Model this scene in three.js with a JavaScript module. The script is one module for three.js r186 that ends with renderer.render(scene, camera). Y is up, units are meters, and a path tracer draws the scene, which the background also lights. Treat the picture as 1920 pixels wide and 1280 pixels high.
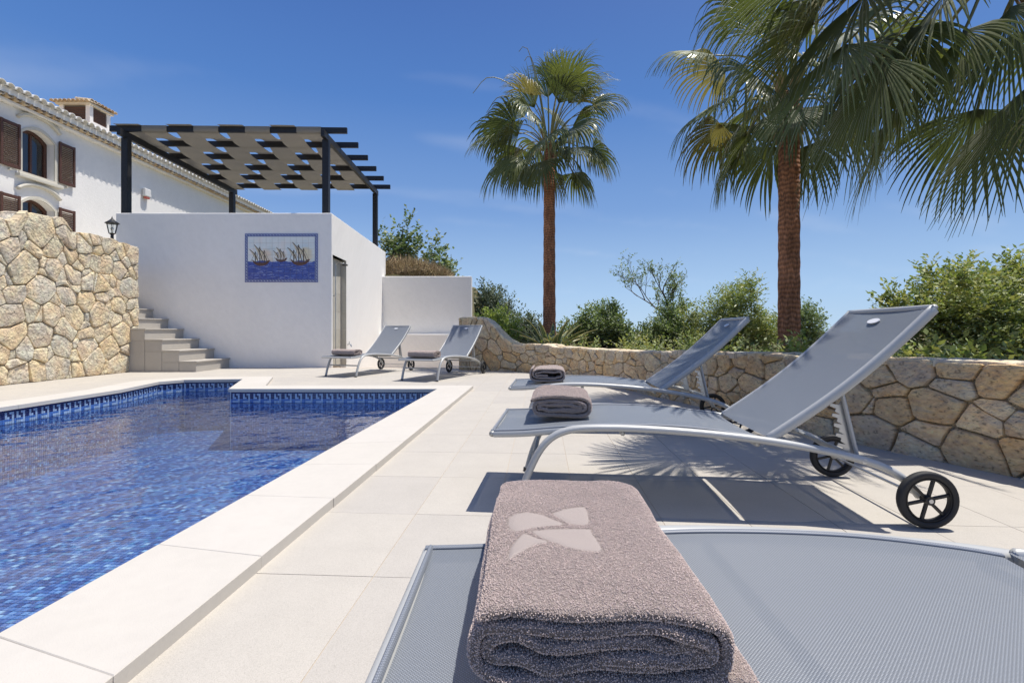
import * as THREE from 'three';
import { mergeGeometries, toCreasedNormals } from 'three/addons/utils/BufferGeometryUtils.js';
import { ImprovedNoise } from 'three/addons/math/ImprovedNoise.js';
import { RoundedBoxGeometry } from 'three/addons/geometries/RoundedBoxGeometry.js';

// ---------------------------------------------------------------- camera, sky, sun, exposure
const F = 950, HOR = 620, CAMY = 0.85;
const scene = new THREE.Scene();
const camera = new THREE.PerspectiveCamera(2 * Math.atan(640 / F) * 180 / Math.PI, 1.5, 0.05, 9000);
camera.position.set(0, CAMY, 0);
camera.lookAt(0, CAMY, -10);
camera.setViewOffset(1920, 1280, 0, 20, 1920, 1280);
scene.add(camera);

const renderer = new THREE.WebGLRenderer({ antialias: true });
renderer.toneMapping = THREE.LinearToneMapping;
renderer.toneMappingExposure = 1.36;
renderer.shadowMap.enabled = true;

const sunDir = new THREE.Vector3(0.29, 0.96, -0.10).normalize();
const noiseGen = new ImprovedNoise();
const nz = (x, y, z = 0) => noiseGen.noise(x, y, z);
function fbm(x, y, z = 0, oct = 4) { let a = 0, s = 0.5, f = 1; for (let i = 0; i < oct; i++) { a += s * nz(x * f + i * 17.3, y * f + i * 9.1, z * f + i * 4.7); s *= 0.5; f *= 2.03; } return a; }
{
  const W = 1024, H = 512, d = new Float32Array(W * H * 4);
  const stops = [[-90, 0.377, 0.503, 0.637], [0, 0.381, 0.509, 0.644], [4, 0.305, 0.449, 0.642], [13, 0.152, 0.273, 0.521], [24, 0.070, 0.170, 0.425], [34, 0.049, 0.121, 0.349], [55, 0.035, 0.094, 0.301], [90, 0.030, 0.083, 0.278]];
  for (let j = 0; j < H; j++) {
    const el = ((j + 0.5) / H - 0.5) * Math.PI, deg = el * 180 / Math.PI;
    let k = 0; while (k < stops.length - 2 && stops[k + 1][0] < deg) k++;
    const A = stops[k], B = stops[k + 1], t = Math.min(1, Math.max(0, (deg - A[0]) / (B[0] - A[0])));
    for (let i = 0; i < W; i++) {
      const az = ((i + 0.5) / W - 0.5) * 2 * Math.PI, x = Math.cos(el) * Math.cos(az), y = Math.sin(el), z = Math.cos(el) * Math.sin(az);
      const c = x * sunDir.x + y * sunDir.y + z * sunDir.z;
      const glow = 0.9 * Math.pow(Math.max(0, c), 30) + 0.30 * Math.pow(Math.max(0, c), 7);
      let ci = 0;
      if (y > 0.02) { const q = 1 / (y + 0.12), u = x * q, v = z * q; const w = fbm(u * 0.9 + 3, v * 3.2 + u * 0.8, 2, 5); ci = Math.max(0, w - 0.12) * 0.32 * Math.min(1, y * 6); }
      const o = (j * W + i) * 4;
      for (let n = 0; n < 3; n++) { let v = A[n + 1] + (B[n + 1] - A[n + 1]) * t; v += glow * [1, 0.95, 0.85][n]; v += (0.78 - v) * ci; d[o + n] = v; }
      d[o + 3] = 1;
    }
  }
  const sky = new THREE.DataTexture(d, W, H, THREE.RGBAFormat, THREE.FloatType);
  sky.mapping = THREE.EquirectangularReflectionMapping; sky.magFilter = THREE.LinearFilter; sky.minFilter = THREE.LinearFilter; sky.needsUpdate = true;
  scene.background = sky; scene.environment = sky;
}
const sun = new THREE.DirectionalLight(new THREE.Color(1.0, 0.95, 0.87), 4.0);
sun.position.copy(sunDir).multiplyScalar(60); sun.target.position.set(0, 0, -8);
sun.position.add(sun.target.position);
sun.castShadow = true; sun.shadow.mapSize.set(4096, 4096);
Object.assign(sun.shadow.camera, { left: -25, right: 25, top: 25, bottom: -25, near: 1, far: 140 });
scene.add(sun, sun.target);

// ---------------------------------------------------------------- helpers
function rng(seed) { let s = seed >>> 0; return () => { s = (s + 0x6d2b79f5) | 0; let t = Math.imul(s ^ (s >>> 15), 1 | s); t = (t + Math.imul(t ^ (t >>> 7), 61 | t)) ^ t; return ((t ^ (t >>> 14)) >>> 0) / 4294967296; }; }
const V = (x, y, z) => new THREE.Vector3(x, y, z);
const lerp = (a, b, t) => a + (b - a) * t, clamp = (x, a, b) => Math.min(b, Math.max(a, x)), sstep = (a, b, x) => { const t = clamp((x - a) / (b - a), 0, 1); return t * t * (3 - 2 * t); };
const at = (px, py, Z) => V((px - 960) / F * Z, CAMY - (py - HOR) / F * Z, -Z);
const used = {};
function uname(n) { const k = used[n] = (used[n] ?? -1) + 1; return k ? n + '_' + String(k).padStart(3, '0') : n; }
function thing(name, label, category, pos = [0, 0, 0], rotY = 0, group) {
  const o = new THREE.Group(); o.name = uname(name); o.position.set(...pos); o.rotation.y = rotY; scene.add(o);
  o.userData = { label, category }; if (group) o.userData.group = group; return o;
}
function structure(name, geo, mat, label) { const o = geo ? new THREE.Mesh(geo, mat) : new THREE.Group(); o.name = uname(name); o.userData.kind = 'structure'; if (label) o.userData.label = label; if (geo) sh(o); scene.add(o); return o; }
function sh(o) { o.castShadow = o.receiveShadow = true; return o; }
function part(parent, name, geo, mat, label) { const m = sh(new THREE.Mesh(geo, mat)); m.name = name; if (label) m.userData.label = label; parent.add(m); return m; }
function box(w, h, d, x = 0, y = 0, z = 0, bevel = 0) { const g = bevel ? new RoundedBoxGeometry(w, h, d, 2, bevel) : new THREE.BoxGeometry(w, h, d); g.translate(x, y, z); boxUV(g); return g; }
function boxUV(g) {   // uv in metres, by the dominant side of each face
  const p = g.attributes.position, n = g.attributes.normal, uv = new Float32Array(p.count * 2);
  for (let i = 0; i < p.count; i++) {
    const ax = Math.abs(n.getX(i)), ay = Math.abs(n.getY(i)), az = Math.abs(n.getZ(i));
    if (ay >= ax && ay >= az) { uv[2 * i] = p.getX(i); uv[2 * i + 1] = p.getZ(i); } else if (ax >= az) { uv[2 * i] = p.getZ(i); uv[2 * i + 1] = p.getY(i); } else { uv[2 * i] = p.getX(i); uv[2 * i + 1] = p.getY(i); }
  }
  g.setAttribute('uv', new THREE.BufferAttribute(uv, 2)); return g;
}
function geoFrom(pos, idx, uv, col) {
  const g = new THREE.BufferGeometry(); g.setAttribute('position', new THREE.Float32BufferAttribute(pos, 3));
  if (uv) g.setAttribute('uv', new THREE.Float32BufferAttribute(uv, 2)); if (col) g.setAttribute('color', new THREE.Float32BufferAttribute(col, 3));
  if (idx) g.setIndex(idx); g.computeVertexNormals(); return g;
}
function merge(list) { const l = list.map((g) => { g = g.index ? g.toNonIndexed() : g; for (const k of Object.keys(g.attributes)) if (!['position', 'normal', 'uv'].includes(k)) g.deleteAttribute(k); if (!g.attributes.uv) g.setAttribute('uv', new THREE.BufferAttribute(new Float32Array(g.attributes.position.count * 2), 2)); return g; }); return mergeGeometries(l); }
// tube along points with elliptical section (ra sideways, rb upwards) and optional radius scale
function tube(pts, ra, rb = ra, seg = 40, rad = 10, scale = null, closedEnds = true) {
  const c = new THREE.CatmullRomCurve3(pts, false, 'centripetal'), P = c.getSpacedPoints(seg), pos = [], uv = [], idx = [];
  const L = c.getLength(); let side = null;
  for (let i = 0; i <= seg; i++) {
    const t = (i === 0 ? P[1].clone().sub(P[0]) : i === seg ? P[seg].clone().sub(P[seg - 1]) : P[i + 1].clone().sub(P[i - 1])).normalize();
    if (!side) { side = Math.abs(t.y) > 0.95 ? V(1, 0, 0) : V(0, 1, 0).cross(t); } side.sub(t.clone().multiplyScalar(side.dot(t))).normalize();
    const up = t.clone().cross(side).normalize(), k = scale ? scale(i / seg) : 1;
    for (let j = 0; j <= rad; j++) { const a = j / rad * 2 * Math.PI, ca = Math.cos(a) * ra * k, sa = Math.sin(a) * rb * k; pos.push(P[i].x + side.x * ca + up.x * sa, P[i].y + side.y * ca + up.y * sa, P[i].z + side.z * ca + up.z * sa); uv.push(j / rad * 2 * Math.PI * ra, i / seg * L); }
  }
  for (let i = 0; i < seg; i++) for (let j = 0; j < rad; j++) { const a = i * (rad + 1) + j, b = a + rad + 1; idx.push(a, a + 1, b, b, a + 1, b + 1); }
  if (closedEnds) for (const e of [0, seg]) { const base = pos.length / 3; pos.push(P[e].x, P[e].y, P[e].z); uv.push(0, 0); for (let j = 0; j < rad; j++) { const a = e * (rad + 1) + j; e ? idx.push(base, a, a + 1) : idx.push(base, a + 1, a); } }
  return geoFrom(pos, idx, uv);
}
function prism(poly, y0, y1, bev = 0) {   // horizontal slab from a polygon [[x,z],...], chamfered on top
  const A = poly.reduce((s, p, i) => { const q = poly[(i + 1) % poly.length]; return s + p[0] * q[1] - q[0] * p[1]; }, 0);
  const P = A > 0 ? poly.slice().reverse() : poly.slice();           // seen from above: counter-clockwise with z down
  const n = P.length, cx = P.reduce((s, p) => s + p[0], 0) / n, cz = P.reduce((s, p) => s + p[1], 0) / n;
  const ins = insetPoly(P, -bev), pos = [], idx = [], uv = [];
  const quad = (a, b, c, d) => { const k = pos.length / 3; for (const q of [a, b, c, d]) { pos.push(...q); uv.push(q[0] + q[1] * 0.3, q[2] + q[1] * 0.7); } idx.push(k, k + 1, k + 2, k, k + 2, k + 3); };
  for (let i = 0; i < n; i++) { const j = (i + 1) % n; quad([P[i][0], y0, P[i][1]], [P[j][0], y0, P[j][1]], [P[j][0], y1 - bev, P[j][1]], [P[i][0], y1 - bev, P[i][1]]); if (bev) quad([P[i][0], y1 - bev, P[i][1]], [P[j][0], y1 - bev, P[j][1]], [ins[j][0], y1, ins[j][1]], [ins[i][0], y1, ins[i][1]]); }
  const tri = THREE.ShapeUtils.triangulateShape(ins.map((p) => new THREE.Vector2(p[0], p[1])), []), k = pos.length / 3;
  for (const p of ins) { pos.push(p[0], y1, p[1]); uv.push(p[0], p[1]); }
  for (const t of tri) { const [a, b, c] = t, ax = ins[b][0] - ins[a][0], az = ins[b][1] - ins[a][1], bx = ins[c][0] - ins[a][0], bz = ins[c][1] - ins[a][1]; (az * bx - ax * bz) > 0 ? idx.push(k + a, k + b, k + c) : idx.push(k + a, k + c, k + b); }
  return geoFrom(pos, idx, uv);
}
function insetPoly(P, d) {   // moves every edge of a polygon by d (positive: outwards), mitred
  const n = P.length, A = P.reduce((s, p, i) => { const q = P[(i + 1) % n]; return s + p[0] * q[1] - q[0] * p[1]; }, 0) > 0 ? 1 : -1;
  return P.map((p, i) => {
    const a = P[(i + n - 1) % n], b = P[(i + 1) % n];
    let e1 = [p[0] - a[0], p[1] - a[1]], e2 = [b[0] - p[0], b[1] - p[1]]; const l1 = Math.hypot(...e1), l2 = Math.hypot(...e2);
    const n1 = [e1[1] / l1 * A, -e1[0] / l1 * A], n2 = [e2[1] / l2 * A, -e2[0] / l2 * A], k = d / Math.max(0.3, 1 + n1[0] * n2[0] + n1[1] * n2[1]);
    return [p[0] + (n1[0] + n2[0]) * k, p[1] + (n1[1] + n2[1]) * k];
  });
}
const inside = (P, x, z) => { let c = false; for (let i = 0, j = P.length - 1; i < P.length; j = i++) if ((P[i][1] > z) !== (P[j][1] > z) && x < (P[j][0] - P[i][0]) * (z - P[i][1]) / (P[j][1] - P[i][1]) + P[i][0]) c = !c; return c; };
function clipHalf(poly, nx, nz_, d) {   // keeps nx*x + nz*z <= d
  const out = []; for (let i = 0; i < poly.length; i++) { const a = poly[i], b = poly[(i + 1) % poly.length], da = nx * a[0] + nz_ * a[1] - d, db = nx * b[0] + nz_ * b[1] - d; if (da <= 0) out.push(a); if ((da < 0 && db > 0) || (da > 0 && db < 0)) { const t = da / (da - db); out.push([a[0] + (b[0] - a[0]) * t, a[1] + (b[1] - a[1]) * t]); } } return out;
}

// ---------------------------------------------------------------- textures and materials
function tex(size, fn, srgb = true, repeat = 1) {   // fn(u, v) -> [r,g,b] 0..1, tileable when fn is
  const d = new Uint8Array(size * size * 4);
  for (let j = 0; j < size; j++) for (let i = 0; i < size; i++) { const c = fn(i / size, j / size), o = (j * size + i) * 4; for (let k = 0; k < 3; k++) d[o + k] = clamp(Math.round((Array.isArray(c) ? c[k] : c) * 255), 0, 255); d[o + 3] = 255; }
  const t = new THREE.DataTexture(d, size, size); t.wrapS = t.wrapT = THREE.RepeatWrapping; t.magFilter = THREE.LinearFilter; t.minFilter = THREE.LinearMipmapLinearFilter; t.generateMipmaps = true;
  if (srgb) t.colorSpace = THREE.SRGBColorSpace; t.repeat.set(repeat, repeat); t.needsUpdate = true; return t;
}
const hash2 = (x, y, s) => { let n = (Math.imul(x, 374761393) + Math.imul(y, 668265263) + Math.imul(s, 1442695041)) | 0; n = Math.imul(n ^ (n >>> 13), 1274126177); n = Math.imul(n ^ (n >>> 15), 2246822519); return ((n ^ (n >>> 16)) >>> 0) / 4294967295; };
const tnoise = (u, v, f, s = 0, oct = 4) => { let a = 0, amp = 0.5, q = f; for (let o = 0; o < oct; o++) { const x = u * q, y = v * q, i = Math.floor(x), j = Math.floor(y); let fx = x - i, fy = y - j; fx = fx * fx * (3 - 2 * fx); fy = fy * fy * (3 - 2 * fy); const m = (k) => ((k % q) + q) % q, h = (p, r) => hash2(m(p), m(r), s * 31 + o * 7 + 1); a += amp * (lerp(lerp(h(i, j), h(i + 1, j), fx), lerp(h(i, j + 1), h(i + 1, j + 1), fx), fy) - 0.5) * 1.5; amp *= 0.55; q *= 2; } return a; };
const clone = (t, r) => { const c = t.clone(); c.repeat.set(r, r); c.needsUpdate = true; return c; };
const std = (o) => new THREE.MeshStandardMaterial(o), phys = (o) => new THREE.MeshPhysicalMaterial(o), C = (r, g, b) => new THREE.Color().setRGB(r, g, b);
const rT = rng(5);
const speck = tex(512, (u, v) => { const w = rT(), b = 0.945 + 0.025 * tnoise(u, v, 6, 1); const s = w < 0.10 ? -0.11 : w > 0.93 ? 0.05 : (rT() - 0.5) * 0.06; return [b + s, b + s, b + s * 1.05]; });
const speckBump = tex(256, () => 0.5 + (rT() - 0.5) * 0.8, false);
const stain = tex(512, (u, v) => { const a = tnoise(u, v, 3, 2, 5), b = tnoise(u, v, 14, 9, 3), c = 0.955 + 0.05 * a + 0.03 * b; return [c, c, c - 0.006 + 0.01 * a]; });
const softStain = tex(512, (u, v) => { const a = tnoise(u, v, 5, 22, 5), b = tnoise(u, v, 30, 29, 3), c = 0.975 + 0.018 * a + 0.018 * b; return [c, c, c - 0.004]; });
const plasterBump = tex(512, (u, v) => 0.5 + 0.6 * tnoise(u, v, 40, 3, 3) + 0.25 * (rT() - 0.5), false);
const stoneTex = tex(512, (u, v) => { const a = tnoise(u, v, 5, 4, 5), b = tnoise(u, v, 17, 1, 4), c = tnoise(u, v, 45, 6, 2); const y = clamp(0.5 + a * 1.5, 0, 1), g = clamp(0.5 + b * 1.4, 0, 1); const k = 0.95 + 0.15 * b + 0.14 * c - (c < -0.30 ? 0.16 : 0); return [k * lerp(0.93, 1.0, y), k * lerp(0.91, 0.94, g), k * lerp(0.89, 0.82, y)]; });
const stoneBump = tex(512, (u, v) => 0.5 + 0.55 * tnoise(u, v, 9, 4, 5) + 0.5 * tnoise(u, v, 34, 2, 4), false);
const barkTex = tex(512, (u, v) => { const ring = 0.5 + 0.5 * Math.sin(v * 2 * Math.PI * 30 + 4.5 * tnoise(u, v, 7, 3)), f = tnoise(u, v, 40, 8, 2); const k = 0.68 + 0.16 * ring + 0.30 * f + 0.25 * tnoise(u, v, 9, 12, 3); return [k, k * 0.93, k * 0.9]; });
const barkBump = tex(512, (u, v) => 0.5 + 0.35 * Math.sin(v * 2 * Math.PI * 30 + 4.5 * tnoise(u, v, 7, 3)) + 0.45 * tnoise(u, v, 40, 8, 2), false);
const weave = tex(64, (u, v) => { const i = Math.floor(u * 8), j = Math.floor(v * 8), fu = u * 8 - i, fv = v * 8 - j; const over = (i + j) % 2; const p = over ? Math.sin(fu * Math.PI) : Math.sin(fv * Math.PI); return 0.30 + 0.7 * p; }, false);
const weaveCol = tex(64, (u, v) => { const i = Math.floor(u * 8), j = Math.floor(v * 8), fu = u * 8 - i, fv = v * 8 - j; const over = (i + j) % 2; const p = over ? Math.sin(fu * Math.PI) : Math.sin(fv * Math.PI); return (over ? 0.80 : 0.97) * (0.74 + 0.26 * p); });
const terryBump = tex(512, (u, v) => 0.5 + 0.9 * tnoise(u, v, 90, 2, 2) + 0.5 * (rT() - 0.5), false);
const terryCol = tex(256, (u, v) => { const k = 0.86 + 0.34 * tnoise(u, v, 50, 5, 2) + 0.1 * (rT() - 0.5); return [k, k, k]; });
const rippleBump = tex(1024, (u, v) => 0.5 + 0.55 * tnoise(u, v, 9, 2, 3) + 0.10 * tnoise(u, v, 40, 5, 2), false);
const grainTex = tex(256, (u, v) => { const k = 0.85 + 0.4 * tnoise(u * 1, v, 30, 3, 2) + 0.12 * Math.sin(u * 60 * Math.PI + 3 * tnoise(u, v, 5)); return [k, k, k]; });

const M = {
  plaster: std({ color: C(0.90, 0.875, 0.84), map: clone(softStain, 0.5), bumpMap: clone(plasterBump, 0.8), bumpScale: 0.004, roughness: 0.92 }),
  cream: std({ color: C(0.70, 0.66, 0.57), map: clone(stain, 0.8), bumpMap: clone(plasterBump, 1.5), bumpScale: 0.003, roughness: 0.9 }),
  coping: [0, 1, 2].map((i) => std({ color: C(0.565 - i * 0.004, 0.530 - i * 0.004, 0.482 - i * 0.005), map: clone(softStain, 0.9), bumpMap: clone(speckBump, 2.2), bumpScale: 0.0006, roughness: 0.75 })),
  deck: [0, 1, 2, 3].map((i) => std({ color: C(0.495 + i * 0.010, 0.460 + i * 0.009, 0.411 + i * 0.006), map: clone(speck, 1.6), bumpMap: clone(speckBump, 3), bumpScale: 0.0005, roughness: 0.72 })),
  grout: std({ color: C(0.48, 0.41, 0.33), roughness: 0.95 }),
  stone: [[0.80, 0.73, 0.60], [0.83, 0.77, 0.66], [0.77, 0.71, 0.61], [0.80, 0.71, 0.54], [0.70, 0.67, 0.60], [0.82, 0.74, 0.58]].map((c) => std({ color: C(...c), map: clone(stoneTex, 0.9), bumpMap: clone(stoneBump, 0.9), bumpScale: 0.028, roughness: 0.95 })),
  stoneTan: [[0.74, 0.60, 0.42], [0.78, 0.67, 0.50], [0.70, 0.57, 0.39], [0.76, 0.58, 0.36], [0.66, 0.58, 0.47], [0.80, 0.69, 0.53]].map((c) => std({ color: C(...c), map: clone(stoneTex, 1.1), bumpMap: clone(stoneBump, 1.1), bumpScale: 0.022, roughness: 0.95 })),
  mortar: std({ color: C(0.50, 0.44, 0.34), map: clone(stoneTex, 1.5), bumpMap: clone(stoneBump, 1.5), bumpScale: 0.04, roughness: 1 }),
  soil: std({ color: C(0.20, 0.155, 0.10), map: clone(stoneTex, 0.25), bumpMap: clone(stoneBump, 0.3), bumpScale: 0.12, roughness: 1 }),
  terrain: std({ color: C(0.20, 0.185, 0.10), map: clone(stoneTex, 0.12), bumpMap: clone(stoneBump, 0.12), bumpScale: 0.3, roughness: 1 }),
  dark: std({ color: C(0.018, 0.018, 0.022), roughness: 0.55, map: clone(grainTex, 1.3) }),
  fabric: phys({ color: C(0.40, 0.37, 0.32), roughness: 0.95, transmission: 0.12, thickness: 0, map: clone(weaveCol, 20) }),
  shutter: std({ color: C(0.125, 0.050, 0.030), roughness: 0.6, map: clone(grainTex, 2) }),
  brown: std({ color: C(0.16, 0.075, 0.045), roughness: 0.8, map: clone(grainTex, 2) }),
  clay: [[0.68, 0.58, 0.45], [0.74, 0.66, 0.54], [0.62, 0.50, 0.37], [0.78, 0.72, 0.62]].map((c) => std({ color: C(...c), map: clone(stoneTex, 1.5), roughness: 0.95 })),
  limeClay: [[0.80, 0.78, 0.74], [0.76, 0.73, 0.67], [0.82, 0.80, 0.77]].map((c) => std({ color: C(...c), map: clone(stain, 1.5), roughness: 0.95 })),
  glass: phys({ color: C(0.9, 0.93, 0.95), transmission: 1, thickness: 0, roughness: 0.03, ior: 1.5 }),
  interior: std({ color: C(0.10, 0.09, 0.085), roughness: 0.9 }),
  alu: std({ color: C(0.44, 0.445, 0.435), metalness: 0.12, roughness: 0.42 }),
  steel: std({ color: C(0.55, 0.56, 0.57), metalness: 0.9, roughness: 0.3 }),
  black: std({ color: C(0.014, 0.014, 0.015), roughness: 0.45 }),
  rubber: std({ color: C(0.022, 0.022, 0.023), roughness: 0.7 }),
  sling: phys({ color: C(0.295, 0.325, 0.37), map: clone(weaveCol, 46), bumpMap: clone(weave, 46), bumpScale: 0.0009, roughness: 0.42, transparent: true, opacity: 0.955, specularIntensity: 0.9 }),
  hem: std({ color: C(0.30, 0.33, 0.385), map: clone(weaveCol, 46), roughness: 0.5 }),
  badge: std({ color: C(0.72, 0.73, 0.75), roughness: 0.35 }),
  towel: phys({ color: C(0.58, 0.475, 0.425), map: clone(terryCol, 6), bumpMap: clone(terryBump, 7), bumpScale: 0.004, roughness: 1, sheen: 0.5, sheenColor: C(0.5, 0.42, 0.4), sheenRoughness: 0.6 }),
  tuft: phys({ color: C(0.60, 0.490, 0.440), roughness: 1, sheen: 0.4, sheenColor: C(0.5, 0.42, 0.4), sheenRoughness: 0.6 }),
  emblem: std({ color: C(0.55, 0.465, 0.425), map: clone(weaveCol, 95), bumpMap: clone(weave, 95), bumpScale: 0.0003, roughness: 0.8 }),
  trunk: std({ color: C(0.56, 0.30, 0.165), map: clone(barkTex, 1), bumpMap: clone(barkBump, 1), bumpScale: 0.013, roughness: 1 }),
  bark: std({ color: C(0.17, 0.135, 0.10), map: clone(stoneTex, 2), bumpMap: clone(stoneBump, 3), bumpScale: 0.03, roughness: 1 }),
  water: phys({ color: C(0.90, 0.97, 0.99), transmission: 1, thickness: 0, roughness: 0.015, ior: 1.333, bumpMap: clone(rippleBump, 0.42), bumpScale: 0.020 }),
};
for (const k of ['trunk']) { M[k].map.repeat.set(1, 0.55); M[k].bumpMap.repeat.set(1, 0.55); }

// ---------------------------------------------------------------- terrain
{
  const xs = [-3000, -900, -300, -120, -60, -40, -30, -24, -20, -17, -15, -13.4, -13.2, -11, -9.6, -9.4, -8, -6.5, -5, -4, -3, -2.2, -1.55, -1.25, -0.6, 0, 1, 2, 3, 4, 5, 6, 8, 10, 13, 17, 22, 30, 45, 70, 120, 300, 900, 3000];
  const zs = [-3000, -900, -300, -100, -40, -20, -12, -8, -5, -2, 0, 2, 4, 6, 8, 10, 11.5, 12.5, 14, 15.5, 17.15, 17.4, 18, 19, 20, 21.5, 23, 25, 28, 32, 38, 46, 60, 80, 120, 200, 400, 900, 2000, 5000];
  const hgt = (x, Z) => {
    let y = -2.2;
    const mound = sstep(17.2, 17.35, Z) * (1 - sstep(-1.6, -1.2, x)); y = lerp(y, 2.75 + 0.5 * sstep(18, 22, Z) - 0.35 * sstep(-4, -2, x) + 0.15 * nz(x * 0.9, Z * 0.8), mound);
    if (x < -13) y = Math.max(y, 2.3);
    const outR = Math.max(sstep(4.5, 7, x), sstep(12.4, 14, Z) * sstep(-1.6, -1.0, x)); y = Math.max(y, lerp(-2.2, 0.25 + 0.12 * nz(x * 0.4, Z * 0.4), outR));
    const far = Math.hypot(x, Math.max(0, Z)); y -= 3.2 * sstep(22, 70, far) + 6 * sstep(70, 500, far); 
    if (Z < -6) y = Math.min(y, -0.4);
    y += far > 40 ? 1.2 * nz(x * 0.02, Z * 0.02) : 0;
    return y;
  };
  const pos = [], uv = [], idx = [];
  zs.forEach((Z) => xs.forEach((x) => { pos.push(x, hgt(x, Z), -Z); uv.push(x, Z); }));
  for (let j = 0; j < zs.length - 1; j++) for (let i = 0; i < xs.length - 1; i++) { const a = j * xs.length + i, b = a + xs.length; idx.push(a, a + 1, b, b, a + 1, b + 1); }
  structure('terrain', geoFrom(pos, idx, uv), M.terrain, 'dry hillside ground falling away beyond the pool terrace');
}

// ---------------------------------------------------------------- pool
const TH = 0.0578, cT = Math.cos(TH), sT = Math.sin(TH);
const ab = (a, b) => [a * cT + b * sT, a * sT - b * cT];              // pool frame (a across, b away) -> world [x, z]
const toAB = (x, z) => [x * cT + z * sT, x * sT - z * cT];
const COPE = 0.045, WATER = -0.143, FLOOR = -0.80;
const poolPoly = [ab(-1.42, -1.6), ab(-1.42, 6.98), [-3.93, -7.06], [-4.50, -8.50], [-5.42, -8.36], [-5.62, -8.02], [-5.40, -6.95], ab(-5.72, 5.2), ab(-5.66, -1.6)];
const copeOut = insetPoly(poolPoly, 0.42);
{
  const basin = structure('pool_basin', null, null, 'blue mosaic pool basin');
  // shell: floor and walls behind the mosaic (grout)
  const gmat = std({ color: C(0.42, 0.50, 0.60), roughness: 0.8 });
  const shape = new THREE.Shape(poolPoly.map((p) => new THREE.Vector2(p[0], p[1])));
  const fl = new THREE.ShapeGeometry(shape); fl.rotateX(Math.PI / 2); fl.scale(1, 1, 1); fl.translate(0, FLOOR, 0); fl.index.array.reverse(); fl.computeVertexNormals();
  part(basin, 'floor_bed', fl, gmat);
  const wp = [], wi = [];
  poolPoly.forEach((p, i) => { const q = poolPoly[(i + 1) % poolPoly.length], k = wp.length / 3; wp.push(p[0], FLOOR, p[1], q[0], FLOOR, q[1], q[0], 0.0, q[1], p[0], 0.0, p[1]); wi.push(k, k + 1, k + 2, k, k + 2, k + 3); });
  part(basin, 'wall_bed', geoFrom(wp, wi), gmat);
  const R = rng(11), tileMat = phys({ color: 0xffffff, roughness: 0.22, clearcoat: 0.5, clearcoatRoughness: 0.1 });
  const blues = [[0.034, 0.070, 0.250], [0.055, 0.125, 0.370], [0.080, 0.175, 0.450], [0.130, 0.255, 0.540], [0.070, 0.205, 0.440], [0.260, 0.410, 0.640], [0.042, 0.095, 0.310]];
  const pick = () => { const w = R(); return blues[w < 0.2 ? 0 : w < 0.42 ? 1 : w < 0.62 ? 2 : w < 0.75 ? 3 : w < 0.83 ? 4 : w < 0.88 ? 5 : 6]; };
  const blueMats = blues.map((c) => phys({ color: C(...c), roughness: 0.22, clearcoat: 0.5, clearcoatRoughness: 0.1 }));
  // floor mosaic
  const P = 0.04, tg = box(P - 0.0055, 0.006, P - 0.0055), spots = [];
  for (let a = -6.4; a < -1.4; a += P) for (let b = 0.9; b < 8.7; b += P) { const [x, z] = ab(a, b); if (inside(poolPoly, x, z)) spots.push([x, z]); }
  const score = ([x, z]) => { const Z = -z, px = 960 + F * x / Z, py = HOR + F * (CAMY - FLOOR) / Z; return px > 5 && py < 1190 && py - 620 > 0 ? Z : 99; };
  spots.sort((p, q) => score(p) - score(q));
  const near = spots.slice(0, 280), rest = spots.slice(280);
  near.forEach(([x, z]) => { const c = pick(), m = part(basin, 'mosaic_tile', tg, blueMats[blues.indexOf(c)]); m.position.set(x, FLOOR + 0.003, z); m.rotation.y = -TH; });
  const im = new THREE.InstancedMesh(tg, tileMat, rest.length), mx = new THREE.Matrix4(), ry = new THREE.Matrix4().makeRotationY(-TH), col = new THREE.Color();
  rest.forEach(([x, z], i) => { mx.makeTranslation(x, FLOOR + 0.003, z).multiply(ry); im.setMatrixAt(i, mx); im.setColorAt(i, col.setRGB(...pick())); });
  im.name = 'floor_mosaic'; im.userData.kind = 'stuff'; im.castShadow = im.receiveShadow = true; basin.add(im);
  // wall mosaic with the key-pattern band above the water
  const q = 0.0242, wg = box(q - 0.0025, q - 0.0025, 0.005), list = [];
  const key = ['nnnnnn', 'nllnln', 'nlnnln', 'nlnlln', 'mlmmmm', 'mllllm'].map((r) => r.split(''));   // rows from the top
  const bandCol = { n: [0.012, 0.020, 0.105], l: [0.30, 0.42, 0.60], m: [0.055, 0.150, 0.430] };
  for (let e = 1; e < 8; e++) {
    const A = poolPoly[e], B = poolPoly[e + 1], L = Math.hypot(B[0] - A[0], B[1] - A[1]), dx = (B[0] - A[0]) / L, dz = (B[1] - A[1]) / L;
    // inward normal
    const n1 = [-dz, dx], mid = [(A[0] + B[0]) / 2 + n1[0] * 0.05, (A[1] + B[1]) / 2 + n1[1] * 0.05], n = inside(poolPoly, ...mid) ? n1 : [dz, -dx];
    const ang = Math.atan2(n[0], n[1]), cols = Math.floor(L / q), visL = e === 7 ? Math.min(cols, 230) : cols;
    for (let i = 0; i < visL; i++) for (let r = 0; r < 51; r++) {
      const y = -0.002 - (r + 0.5) * q; if (y < FLOOR + 0.01) break;
      const ii = ((i % 6) + 6) % 6; let c; if (r < 6) c = bandCol[key[r][ii]]; else if (r === 6) c = [0.008, 0.014, 0.09]; else c = pick();
      list.push([A[0] + dx * (i + 0.5) * q + n[0] * 0.002, y, A[1] + dz * (i + 0.5) * q + n[1] * 0.002, ang, c]);
    }
  }
  const iw = new THREE.InstancedMesh(wg, tileMat, list.length);
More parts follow.
